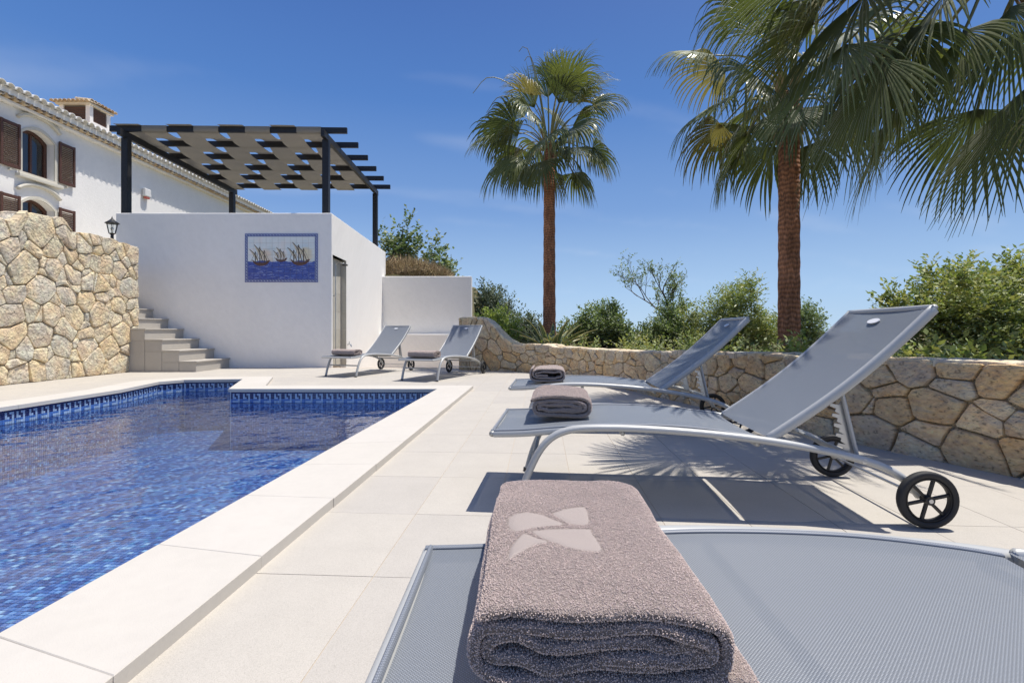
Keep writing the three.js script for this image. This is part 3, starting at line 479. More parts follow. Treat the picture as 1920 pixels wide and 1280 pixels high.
  for (let i = 0; i < 2 * W; i++) for (const y of [B / 2, th - 0.02 - B / 2]) part(p, 'border_tile', bh, bm).position.set(B + (i + 0.5) * T / 2, y, 0.009);
  for (let j = 0; j < 2 * H; j++) for (const x of [B / 2, tw - B / 2]) part(p, 'border_tile', bg, bm).position.set(x, B + (j + 0.5) * T / 2, 0.009);
  for (const x of [B / 2, tw - B / 2]) for (const y of [B / 2, th - 0.02 - B / 2]) part(p, 'border_tile', bc, bm).position.set(x, y, 0.009);
}

// ---------------------------------------------------------------- pergola on the roof terrace
{
  const p = thing('pergola', 'dark timber pergola with woven taupe fabric strips on the pool house roof', 'pergola', [-9.18, 0, -12.05], 0.022);
  const D = 4.75, Wd = 4.72, base = BT - 0.27, top = 5.42, rafters = 6;
  for (const x of [0, Wd]) for (const z of [0, -D]) part(p, 'post', box(0.150, top - base, 0.150, x, (top + base) / 2, z, 0.008), M.dark);
  for (const x of [0, Wd]) part(p, 'beam', box(0.09, 0.16, D + 0.5, x, top + 0.08, -D / 2, 0.008), M.dark);
  const ry = top + 0.16;
  for (let k = 0; k < rafters; k++) part(p, 'rafter', box(Wd + 0.88, 0.140, 0.065, Wd / 2 + 0.06, ry + 0.0720, -D * k / (rafters - 1), 0.006), M.dark);
  for (let s = 0; s < 8; s++) {
    const x0 = -0.22 + s * 0.607, w = 0.585, pos = [], uv = [], idx = [], N = 100, R = rng(900 + s);
    for (let i = 0; i <= N; i++) {
      const t = i / N * (rafters - 1 + 0.30) - 0.15, z = -D * t / (rafters - 1), ph = Math.cos(t * Math.PI) * (s % 2 ? -1 : 1);
      const y = ry + 0.0700 + 0.082 * Math.sign(ph) * Math.pow(Math.abs(ph), 0.72) - 0.035 * (1 - ph * ph);
      for (let j = 0; j <= 4; j++) { const x = x0 + w * j / 4; pos.push(x + 0.006 * Math.sin(t * 3 + s), y + 0.006 * nz(x * 3, z * 3, s), z); uv.push(x, z); }
    }
    const bend = [[0.045, ry + 0.146], [0.049, ry + 0.085], [0.048, ry + 0.008]];   // strips that pass under the front rafter are turned up in front of it
    if (s % 2) { const P0 = [], U0 = []; for (const [z, y] of bend) for (let j = 0; j <= 4; j++) { const x = x0 + w * j / 4; P0.push(x, y, z); U0.push(x, y); } const cut = 15 * 3; pos.splice(0, cut, ...P0); uv.splice(0, 30, ...U0); }
    const rowsN = pos.length / 15 - 1;
    for (let i = 0; i < rowsN; i++) for (let j = 0; j < 4; j++) { const a = i * 5 + j, b = a + 5; idx.push(a, a + 1, b, b, a + 1, b + 1); }
    part(p, 'fabric_strip', geoFrom(pos, idx, uv), M.fabric);
  }
}

// ---------------------------------------------------------------- white house
{
  const h = thing('white_house', 'large white two-storey house with clay tile eaves and brown shutters', 'house');
  const X = -13, Z0 = 9.5, Z1 = 26.9, eave = 6.72;
  const openings = [[13.42, 14.37, 5.08, 6.12, 0.20], [13.42, 14.37, 3.2, 4.24, 0.20]];
  const s = new THREE.Shape([[Z0, 2.2], [Z1, 2.2], [Z1, eave + 0.2], [Z0, eave + 0.2]].map((q) => new THREE.Vector2(...q)));
  const archPath = (za, zb, y0, y1, r, o = 0) => { const P = new THREE.Path(); P.moveTo(za - o, y0 - o); P.lineTo(zb + o, y0 - o); P.lineTo(zb + o, y1); P.quadraticCurveTo((za + zb) / 2, y1 + 2 * (r + o), za - o, y1); P.lineTo(za - o, y0 - o); return P; };
  for (const o of openings) s.holes.push(archPath(...o));
  const place = (g) => { g.rotateY(Math.PI / 2); return g; };            // shape x (=Z) -> -z, extrusion -> +x
  const ex = (shape, depth, x) => { const g = new THREE.ExtrudeGeometry(shape, { depth, bevelEnabled: false, curveSegments: 14 }); place(g); g.translate(x, 0, 0); return boxUV(g); };
  part(h, 'wall', ex(s, 0.35, X - 0.35), M.plaster);
  part(h, 'end_wall', box(6, 4.8, 0.3, X - 3.2, 4.5, -Z1 + 0.16), M.plaster);
  part(h, 'interior_wall', box(0.05, 4.4, Z1 - Z0 - 0.5, X - 1.1, 4.5, -(Z0 + Z1) / 2), M.interior);
  const R = rng(13);
  openings.forEach(([za, zb, y0, y1, r], n) => {
    const w = new THREE.Group(); w.name = 'window'; h.add(w);
    const fs = new THREE.Shape(archPath(za + 0.01, zb - 0.01, y0 + 0.01, y1 - 0.01, r).getPoints(14)); fs.holes.push(archPath(za + 0.09, zb - 0.09, y0 + 0.09, y1 - 0.06, r - 0.02));
    part(w, 'frame', ex(fs, 0.07, X - 0.27), M.shutter);
    part(w, 'mullion', box(0.06, y1 - y0 + 0.1, 0.06, X - 0.235, (y0 + y1) / 2 + 0.05, -(za + zb) / 2, 0.006), M.shutter);
    for (const k of [0.25, 0.75]) part(w, 'pane', box(0.008, y1 - y0 + 0.1, (zb - za) / 2 - 0.1, X - 0.235, (y0 + y1) / 2 + 0.06, -lerp(za, zb, k)), M.glass);
    part(w, 'room', box(0.05, y1 - y0 + 0.7, zb - za + 0.6, X - 0.9, (y0 + y1) / 2, -(za + zb) / 2), M.interior);
    const ss = new THREE.Shape(archPath(za, zb, y0, y1, r, 0.085).getPoints(14)); ss.holes.push(archPath(za, zb, y0, y1, r));
    part(w, 'surround', ex(ss, 0.03, X - 0.006), M.cream);
    part(w, 'sill', box(0.14, 0.09, zb - za + 0.36, X + 0.06, y0 - 0.13, -(za + zb) / 2, 0.012), M.cream);
    const a = V(X + 0.06, 0, 0), zc = (za + zb) / 2, c = []; for (let i = 0; i <= 12; i++) { const t = i / 12 * 2 - 1; c.push(V(X + 0.045, y1 + 0.40 + 0.17 * (1 - t * t) - 0.05 * Math.abs(t) ** 6, -(zc + t * 0.62))); }
    part(w, 'arched_moulding', tube(c, 0.055, 0.05, 30, 8), M.cream);
    for (const [q0, q1] of [[za - 0.62, za - 0.10], [zb + 0.10, zb + 0.62]]) {
      const sg = new THREE.Group(); sg.name = 'shutter'; h.add(sg); const zc2 = -(q0 + q1) / 2, sw = q1 - q0, hh = y1 - y0 + 0.14;
      part(sg, 'stile', box(0.045, hh, 0.06, X + 0.06, y0 + hh / 2, -q0 - 0.03, 0.006), M.shutter); part(sg, 'stile', box(0.045, hh, 0.06, X + 0.06, y0 + hh / 2, -q1 + 0.03, 0.006), M.shutter);
      for (const y of [y0 + 0.04, y0 + hh - 0.05]) part(sg, 'rail', box(0.045, 0.08, sw - 0.122, X + 0.06, y, zc2, 0.006), M.shutter);
      for (let y = y0 + 0.11; y < y0 + hh - 0.12; y += 0.052) { const m = part(sg, 'slat', new THREE.BoxGeometry(0.05, 0.010, sw - 0.124), M.shutter); m.position.set(X + 0.058, y, zc2); m.rotation.z = -0.65; }
      part(sg, 'hinge', box(0.07, 0.04, 0.04, X + 0.04, y0 - 0.06, zc2, 0.008), M.cream);
    }
  });
  // eaves: two rows of half-round tiles with a plastered band between
  part(h, 'eaves_band', box(0.28, 0.16, Z1 - Z0, X + 0.14, eave + 0.19, -(Z0 + Z1) / 2), M.plaster);
  part(h, 'eaves_soffit', box(0.18, 0.06, Z1 - Z0, X + 0.09, eave - 0.005, -(Z0 + Z1) / 2), M.plaster);
  const half = (r, len, thick) => { const sp = new THREE.Shape(); sp.absarc(0, 0, r, 0, Math.PI, false); sp.absarc(0, 0, r - thick, Math.PI, 0, true); const g = new THREE.ExtrudeGeometry(sp, { depth: len, bevelEnabled: false, curveSegments: 7 }); g.rotateY(Math.PI / 2); return boxUV(g); };
  const cap = half(0.105, 0.62, 0.018), low = half(0.095, 0.36, 0.02); low.rotateX(Math.PI);
  for (let Z = Z0 + 0.11, k = 0; Z < Z1; Z += 0.222, k++) {
    const a = part(h, 'eaves_tile', cap, M.limeClay[Math.floor(R() * 3)]); a.position.set(X - 0.19, eave + 0.275 + (R() - 0.5) * 0.012, -Z); a.rotation.z = -0.05;
    const b = part(h, 'eaves_tile', low, M.clay[Math.floor(R() * 4)]); b.position.set(X - 0.06, eave + 0.115 + (R() - 0.5) * 0.01, -Z - 0.11);
  }
  const rp = [], ri = [], ru = []; const nzr = 78 * 4; for (let i = 0; i <= nzr; i++) for (let j = 0; j < 2; j++) { const Z = Z0 + i / nzr * (Z1 - Z0); rp.push(X - 0.1 - j * 5, eave + 0.33 + j * 1.7 + 0.045 * Math.cos((Z - Z0 - 0.11) / 0.222 * 2 * Math.PI), -Z); ru.push(j * 5, Z); }
  for (let i = 0; i < nzr; i++) { const a = i * 2; ri.push(a, a + 2, a + 1, a + 1, a + 2, a + 3); } part(h, 'roof', geoFrom(rp, ri, ru), M.clay[0]);
  // chimney
  const ch = new THREE.Group(); ch.name = 'chimney'; h.add(ch); const cx = -14.2, cz = -16.85, cw = 1.0, cd = 0.85, y0 = 7.0, y1 = 8.18;
  part(ch, 'shaft', box(cw - 0.1, y1 - y0 - 0.02, cd - 0.1, cx, (y0 + y1) / 2, cz), M.interior);
  for (const sx of [-1, 1]) for (const sz of [-1, 1]) part(ch, 'corner_pier', box(0.14, y1 - y0, 0.14, cx + sx * (cw / 2 - 0.07), (y0 + y1) / 2, cz + sz * (cd / 2 - 0.07), 0.006), M.plaster);
  for (let y = y0 + 0.72; y < y1 - 0.03; y += 0.055) { part(ch, 'louvre', box(cw - 0.29, 0.03, 0.05, cx, y, cz + cd / 2 - 0.06), M.brown); part(ch, 'louvre', box(0.05, 0.03, cd - 0.29, cx + cw / 2 - 0.06, y, cz), M.brown); }
  part(ch, 'base', box(cw + 0.02, 0.70, cd + 0.02, cx, y0 + 0.33, cz), M.plaster);
  part(ch, 'cornice', box(cw + 0.14, 0.07, cd + 0.14, cx, y1 + 0.035, cz, 0.01), M.cream);
  const ct = half(0.07, 0.52, 0.014);
  for (let x = -0.56; x <= 0.57; x += 0.14) { const m = part(ch, 'ridge_tile', ct, M.clay[Math.floor(R() * 4)]); m.rotation.set(0, -Math.PI / 2, 0.0); m.position.set(cx + x, y1 + 0.10, cz + 0.12); m.rotation.order = 'YXZ'; m.rotation.z = -0.12; }
  for (let z = -0.49; z <= 0.5; z += 0.14) { const m = part(ch, 'ridge_tile', ct, M.clay[Math.floor(R() * 4)]); m.position.set(cx + 0.12, y1 + 0.15, cz + z); m.rotation.z = -0.12; }
  // alarm box
  const al = thing('alarm_box', 'small white alarm box with red underside on the house wall', 'alarm', [X + 0.012, 5.62, -17.9]);
  part(al, 'casing', box(0.12, 0.28, 0.30, 0.07, 0.1, 0, 0.03), std({ color: C(0.74, 0.72, 0.68), roughness: 0.5 }));
  part(al, 'strobe_lens', box(0.10, 0.07, 0.2, 0.07, -0.075, 0, 0.02), std({ color: C(0.45, 0.10, 0.07), roughness: 0.3 }));
}
{ // lantern on the stone wall
  const l = thing('wall_lantern', 'black metal lantern with glass panes standing on the stone wall', 'lantern', [-8.09, 2.66, -10.24]);
  const cyl = (a, b, hh, y, n = 6) => { const g = new THREE.CylinderGeometry(a, b, hh, n); g.translate(0, y, 0); return g; };
  part(l, 'base', merge([cyl(0.035, 0.075, 0.04, 0.02, 12), cyl(0.026, 0.03, 0.10, 0.09, 12), cyl(0.06, 0.03, 0.03, 0.145, 6)]), M.black);
  for (let i = 0; i < 6; i++) { const a = i * Math.PI / 3, s = part(l, 'rib', tube([V(Math.cos(a) * 0.058, 0.155, Math.sin(a) * 0.058), V(Math.cos(a) * 0.098, 0.355, Math.sin(a) * 0.098)], 0.006, 0.006, 2, 6), M.black); const b2 = a + Math.PI / 3, A = [Math.cos(a), Math.sin(a)], B = [Math.cos(b2), Math.sin(b2)];
    part(l, 'pane', geoFrom([A[0] * 0.055, 0.16, A[1] * 0.055, B[0] * 0.055, 0.16, B[1] * 0.055, B[0] * 0.095, 0.352, B[1] * 0.095, A[0] * 0.095, 0.352, A[1] * 0.095], [0, 2, 1, 0, 3, 2]), M.glass); }
  part(l, 'cap', merge([cyl(0.10, 0.135, 0.015, 0.362), cyl(0.05, 0.125, 0.055, 0.395), cyl(0.022, 0.05, 0.03, 0.437)]), M.black);
  part(l, 'finial', merge([new THREE.SphereGeometry(0.016, 10, 8).translate(0, 0.463, 0), cyl(0.003, 0.008, 0.035, 0.49)]), M.black);
  part(l, 'bulb', new THREE.SphereGeometry(0.03, 12, 10).translate(0, 0.25, 0), std({ color: C(0.8, 0.8, 0.76), roughness: 0.4 }));
}

// ---------------------------------------------------------------- sun loungers
const RAIL = [[0.125, 0.0], [0.165, 0.135], [0.24, 0.292], [0.30, 0.352], [0.38, 0.384], [0.567, 0.396], [0.9, 0.385], [1.27, 0.350], [1.6, 0.292], [1.775, 0.235], [1.86, 0.175], [1.90, 0.123]];
const seatY = new THREE.SplineCurve([[0.0, 0.368], [0.15, 0.374], [0.35, 0.393], [0.6, 0.408], [0.9, 0.402], [1.15, 0.376], [1.29, 0.352]].map((p) => new THREE.Vector2(...p)));
const seatAt = (x) => { let lo = 0, hi = 1; for (let i = 0; i < 30; i++) { const m = (lo + hi) / 2; seatY.getPoint(m).x < x ? lo = m : hi = m; } return seatY.getPoint(lo).y; };
function backProfile(t, a = 0.70) { const bx = 1.265, by = 0.368, L = 0.915, s = t * L, sag = 0.030 * Math.sin(t * Math.PI); return [bx + Math.cos(a) * s + Math.sin(a) * sag * 0.9, by + Math.sin(a) * s - Math.cos(a) * sag]; }
function sheet(rows, half, sag, cols = 14) {   // rows [[x, y], ...] -> fabric between z = -half and +half, with thickness
  const pos = [], uv = [], idx = [], n = cols + 1; let len = 0;
  rows.forEach(([x, y], i) => { if (i) len += Math.hypot(x - rows[i - 1][0], y - rows[i - 1][1]); for (let j = 0; j < n; j++) { const v = j / cols * 2 - 1, nx = i < rows.length - 1 ? rows[i + 1][0] - x : x - rows[i - 1][0], ny = i < rows.length - 1 ? rows[i + 1][1] - y : y - rows[i - 1][1], l = Math.hypot(nx, ny), d = sag * (1 - v * v) * (1 - (1 - v * v) * 0.15); pos.push(x + ny / l * d, y - nx / l * d, v * half); uv.push(len, v * half); } });
  for (let i = 0; i < rows.length - 1; i++) for (let j = 0; j < cols; j++) { const a = i * n + j, b = a + n; idx.push(a, a + 1, b, b, a + 1, b + 1); }
  return geoFrom(pos, idx, uv);
}
function wheel(parent, x, z, R = 0.122) {
  const w = new THREE.Group(); w.name = 'wheel'; w.position.set(x, R, z); parent.add(w);
  const prof = [[R - 0.026, -0.016], [R - 0.008, -0.0175], [R - 0.001, -0.011], [R, 0], [R - 0.001, 0.011], [R - 0.008, 0.0175], [R - 0.026, 0.016], [R - 0.029, 0], [R - 0.026, -0.016]];
  const g = new THREE.LatheGeometry(prof.map((p) => new THREE.Vector2(...p)), 44); g.rotateX(Math.PI / 2); part(w, 'tyre', g, M.rubber);
  const rim = new THREE.LatheGeometry([[R - 0.036, -0.012], [R - 0.0275, -0.013], [R - 0.0275, 0.013], [R - 0.036, 0.012], [R - 0.036, -0.012]].map((p) => new THREE.Vector2(...p)), 44); rim.rotateX(Math.PI / 2); part(w, 'rim', rim, M.black);
  for (let i = 0; i < 6; i++) { const a = i * Math.PI / 3 + 0.25, s = box(R - 0.045, 0.013, 0.014, (R - 0.045) / 2 + 0.012, 0, 0, 0.003); s.rotateZ(a); part(w, 'spoke', s, M.black); }
  const hub = new THREE.CylinderGeometry(0.019, 0.019, 0.04, 18); hub.rotateX(Math.PI / 2); part(w, 'hub', hub, M.black);
  const cap = new THREE.CylinderGeometry(0.009, 0.010, 0.006, 14); cap.rotateX(Math.PI / 2); cap.translate(0, 0, Math.sign(z) * 0.022); part(w, 'hub_cap', cap, M.steel);
}
function lounger(label, x, Z, rot, tilt = 0.70) {
  const t = thing('sun_lounger', label, 'sun lounger', [x, 0.0015, -Z], rot, 'grey sun loungers round the pool'), w = 0.345, sw = 0.322;
  for (const s of [-1, 1]) {
    part(t, 'side_rail', tube(RAIL.map(([a, b]) => V(a, b + 0.001, s * w)), 0.0175, 0.0225, 70, 14), M.alu);
    part(t, 'seat_rail', tube([0.012, 0.15, 0.3, 0.5].map((a) => V(a, seatAt(a) - 0.014, s * (sw + 0.004))), 0.012, 0.017, 16, 10), M.alu);
    const b = []; for (let i = 0; i <= 10; i++) { const [bx, by] = backProfile(i / 10, tilt); b.push(V(bx + 0.010, by - 0.012, s * (sw + 0.002))); } part(t, 'back_rail', tube(b, 0.013, 0.023, 30, 10), M.alu);
    const foot = new THREE.CylinderGeometry(0.021, 0.023, 0.018, 14); foot.translate(0.125, 0.009, s * w); part(t, 'foot', foot, M.black);
    const bolt = new THREE.CylinderGeometry(0.011, 0.011, 0.006, 14); bolt.rotateX(Math.PI / 2); bolt.translate(1.665, 0.274, s * (w + 0.018)); part(t, 'bolt', bolt, M.steel);
    const k = s * (w - 0.035); if (tilt > 0.5) part(t, 'back_strut', tube([V(1.59, 0.60, k), V(1.625, 0.45, k), V(1.665, 0.27, k)], 0.008, 0.013, 10, 8), M.alu);
    const rack = new THREE.Shape([[1.575, 0.53], [1.60, 0.53], [1.645, 0.30], [1.62, 0.29]].map((p) => new THREE.Vector2(...p))); const pts = [[1.606, 0.535]]; for (let i = 0; i < 5; i++) { const y = 0.50 - i * 0.045, xx = 1.598 + i * 0.008; pts.push([xx - 0.006, y + 0.012], [xx - 0.040, y + 0.018], [xx - 0.044, y + 0.006], [xx - 0.018, y - 0.004], [xx - 0.022, y - 0.018]); } pts.push([1.636, 0.285], [1.656, 0.29]);
    const rg = new THREE.ExtrudeGeometry(new THREE.Shape(pts.map((p) => new THREE.Vector2(...p))), { depth: 0.006, bevelEnabled: false }); rg.translate(0, 0, k - s * 0.018 - 0.003); if (tilt > 0.5) part(t, 'ratchet', boxUV(rg), M.steel);
    wheel(t, 1.905, s * (w + 0.042));
  }
  const zbar = (a, b, r, half) => tube([V(a, b, -half), V(a, b, 0), V(a, b, half)], r, r, 4, 10);
  part(t, 'end_bar', zbar(0.006, seatAt(0.0) - 0.012, 0.015, sw + 0.012), M.alu);
  part(t, 'leg_brace', zbar(0.195, 0.205, 0.012, w - 0.005), M.alu);
  part(t, 'cross_bar', zbar(0.62, 0.372, 0.012, w - 0.005), M.alu); part(t, 'cross_bar', zbar(1.22, 0.335, 0.012, w - 0.005), M.alu); part(t, 'cross_bar', zbar(1.70, 0.262, 0.012, w - 0.005), M.alu);
  part(t, 'axle', zbar(1.905, 0.122, 0.007, w + 0.06), M.steel);
  const [ex, ey] = backProfile(1, tilt); part(t, 'top_bar', zbar(ex + 0.006, ey - 0.006, 0.014, sw + 0.012), M.alu);
  const rows = []; for (let i = 0; i <= 40; i++) { const a = i / 40 * 1.245; rows.push([a, seatAt(a) + 0.003]); }
  part(t, 'seat_sling', sheet(rows, sw + 0.006, 0.012), M.sling);
  const br = []; for (let i = 0; i <= 24; i++) br.push(backProfile(i / 24, tilt)); part(t, 'back_sling', sheet(br, sw + 0.004, 0.010), M.sling);
  for (const s of [-1, 1]) {
    const hr = []; for (let i = 0; i <= 30; i++) { const a = i / 30 * 1.25; hr.push(V(a, seatAt(a) + 0.0035, s * (sw + 0.002))); } part(t, 'hem', tube(hr, 0.0085, 0.0045, 40, 8), M.hem);
  }
  part(t, 'hem', tube([V(0.012, seatAt(0.01) + 0.002, -sw), V(0.012, seatAt(0.01) + 0.001, 0), V(0.012, seatAt(0.01) + 0.002, sw)], 0.006, 0.010, 4, 8), M.hem);
  const [gx, gy] = backProfile(0.915, tilt), og = new THREE.CylinderGeometry(1, 1, 0.005, 28); og.scale(0.019, 1, 0.046); og.rotateZ(tilt); og.translate(gx - 0.001, gy - 0.0035, 0); part(t, 'oval_badge', og, M.badge);
  return t;
}
const LG = [
  ['grey sling sun lounger carrying the towel with a woven emblem', -0.195, 0.79, -0.015],
  ['grey sling sun lounger between the emblem-towel lounger and the one by the low wall', -0.068, 2.755, -0.10],
  ['grey sling sun lounger standing right beside the low curved stone wall', 0.005, 4.66, -0.085],
  ['grey sling sun lounger in front of the tiled shower niche', -3.225, 9.28, 1.2],
  ['grey sling sun lounger standing before the high end of the curved stone wall', -1.62, 8.48, 1.2],
];
const loungers = LG.map(([l, x, Z, r], i) => lounger(i === 2 ? 'grey sling sun lounger standing closest along the low curved stone wall' : l, x, Z, r, i ? 0.70 : 0.03));

// ---------------------------------------------------------------- towels
function rollPath(W, H, th, turns, R, wob) {   // centre line of a flat roll, from the inner end outwards; x 0..W, y 0..H
  const pts = [], steps = 46, total = Math.round(turns * steps), pitch = th * 1.22;
  for (let i = 0; i <= total; i++) {
    const k = i / steps, o = (turns - k) * pitch + th / 2, a = Math.max(0.02, W / 2 - o), b = Math.max(th * 0.55, H / 2 - o), ang = -Math.PI * 0.5 + k * 2 * Math.PI, e = 0.42;
    const c = Math.cos(ang), s = Math.sin(ang), x = Math.sign(c) * Math.pow(Math.abs(c), e) * a, y = Math.sign(s) * Math.pow(Math.abs(s), 0.62) * b;
    const inn = 1 - k / turns; pts.push([W / 2 + x + wob * 0.35 * inn * nz(k * 3.1, 4), H / 2 + y + wob * inn * nz(x * 17 + 3, k * 2.3) * 0.6]);
  }
  return pts;
}
function towelGeo(path, th, L, seed, tail = [], nl = 30) {
  let P = path.concat(tail); const R = rng(seed);
  const c2 = new THREE.SplineCurve(P.map((p) => new THREE.Vector2(...p))), n = Math.max(120, P.length * 2), Q = c2.getSpacedPoints(n), pos = [], uv = [], idx = []; let len = 0;
  const prof = []; for (let i = 0; i <= n; i++) { const a = Q[Math.max(0, i - 1)], b = Q[Math.min(n, i + 1)], tx = b.x - a.x, ty = b.y - a.y, l = Math.hypot(tx, ty) || 1; if (i) len += Q[i].distanceTo(Q[i - 1]); const e = Math.min(1, Math.sqrt(Math.min(i, n - i) / 2 + 0.02)); prof.push([Q[i].x, Q[i].y, -ty / l, tx / l, len, e]); }
  const ring = []; prof.forEach((p) => ring.push([p, 1])); for (let i = n; i >= 0; i--) ring.push([prof[i], -1]);
  const m = ring.length, rowsZ = []; rowsZ.push([0, 0.45], [0.004, 0.85], [0.010, 1]); for (let i = 1; i < nl; i++) rowsZ.push([0.010 + (L - 0.020) * i / nl, 1]); rowsZ.push([L - 0.010, 1], [L - 0.004, 0.85], [L, 0.45]);
  for (const [z, k] of rowsZ) ring.forEach(([p, s]) => {
    const off = s * th * 0.5 * k * p[5] * (0.93 + 0.14 * nz(p[4] * 20, z * 14, seed)), end = 0.010 * nz(p[4] * 9, seed) * (z < L / 2 ? 1 : -1), low = 0.0035 * fbm(p[0] * 9 + seed, z * 9, p[1] * 6, 2);
    const sagY = 0.006 * nz(p[0] * 6, z * 4.5, seed + 2) * clamp(p[1] / 0.05, 0, 1);
    pos.push(p[0] + p[2] * (off + low) + 0.006 * nz(z * 5, seed + 4) * clamp(p[1] * 14, 0, 1), Math.max(0.0006, p[1] + p[3] * (off + low) + sagY), z + end * Math.max(0, 1 - Math.min(z, L - z) / 0.1)); uv.push(p[4] * s + (s > 0 ? 0 : 3), z);
  });
  const nr = rowsZ.length; for (let i = 0; i < nr - 1; i++) for (let j = 0; j < m; j++) { const a = i * m + j, b = i * m + (j + 1) % m; idx.push(a, a + m, b, b, a + m, b + m); }
  for (const e of [0, nr - 1]) for (let i = 0; i < n; i++) { const a = e * m + i, b = e * m + i + 1, c = e * m + (m - 1 - i), d = e * m + (m - 2 - i); e ? idx.push(a, c, b, b, c, d) : idx.push(a, b, c, b, d, c); }
  return geoFrom(pos, idx, uv);
}
function sampleSurface(g, count, R, keep) {
  const p = g.attributes.position, ix = g.index.array, cum = []; let tot = 0; const a = V(), b = V(), c = V(), out = [];
  for (let i = 0; i < ix.length; i += 3) { a.fromBufferAttribute(p, ix[i]); b.fromBufferAttribute(p, ix[i + 1]); c.fromBufferAttribute(p, ix[i + 2]); tot += b.clone().sub(a).cross(c.clone().sub(a)).length() / 2; cum.push(tot); }
  while (out.length < count) { const r = R() * tot; let lo = 0, hi = cum.length - 1; while (lo < hi) { const m = (lo + hi) >> 1; cum[m] < r ? lo = m + 1 : hi = m; } const i = lo * 3; a.fromBufferAttribute(p, ix[i]); b.fromBufferAttribute(p, ix[i + 1]); c.fromBufferAttribute(p, ix[i + 2]); let u = R(), v = R(); if (u + v > 1) { u = 1 - u; v = 1 - v; } const n = b.clone().sub(a).cross(c.clone().sub(a)).normalize(), q = a.clone().addScaledVector(b.clone().sub(a), u).addScaledVector(c.clone().sub(a), v); if (!keep || keep(q, n)) out.push([q, n]); }
  return out;
}
function tufts(parent, g, count, size, seed, keep) {
  const R = rng(seed), tg = new THREE.IcosahedronGeometry(1, 0), pts = sampleSurface(g, count, R, keep), im = new THREE.InstancedMesh(tg, M.tuft, count), q = new THREE.Quaternion(), up = V(0, 1, 0), m = new THREE.Matrix4(), col = new THREE.Color();
  pts.forEach(([p, n], i) => { const d = n.clone().add(V(R() - 0.5, R() - 0.5, R() - 0.5).multiplyScalar(0.8)).normalize(); q.setFromUnitVectors(up, d); const s = size * (0.6 + 0.8 * R()); m.compose(p.clone().addScaledVector(n, s * 0.5), q, V(s * 0.62, s * 0.95, s * 0.62)); im.setMatrixAt(i, m); const k = 0.93 + 0.14 * R(); im.setColorAt(i, col.setRGB(k, k, k)); });
  im.name = 'terry_pile'; im.userData.kind = 'stuff'; im.castShadow = im.receiveShadow = true; parent.add(im);
}
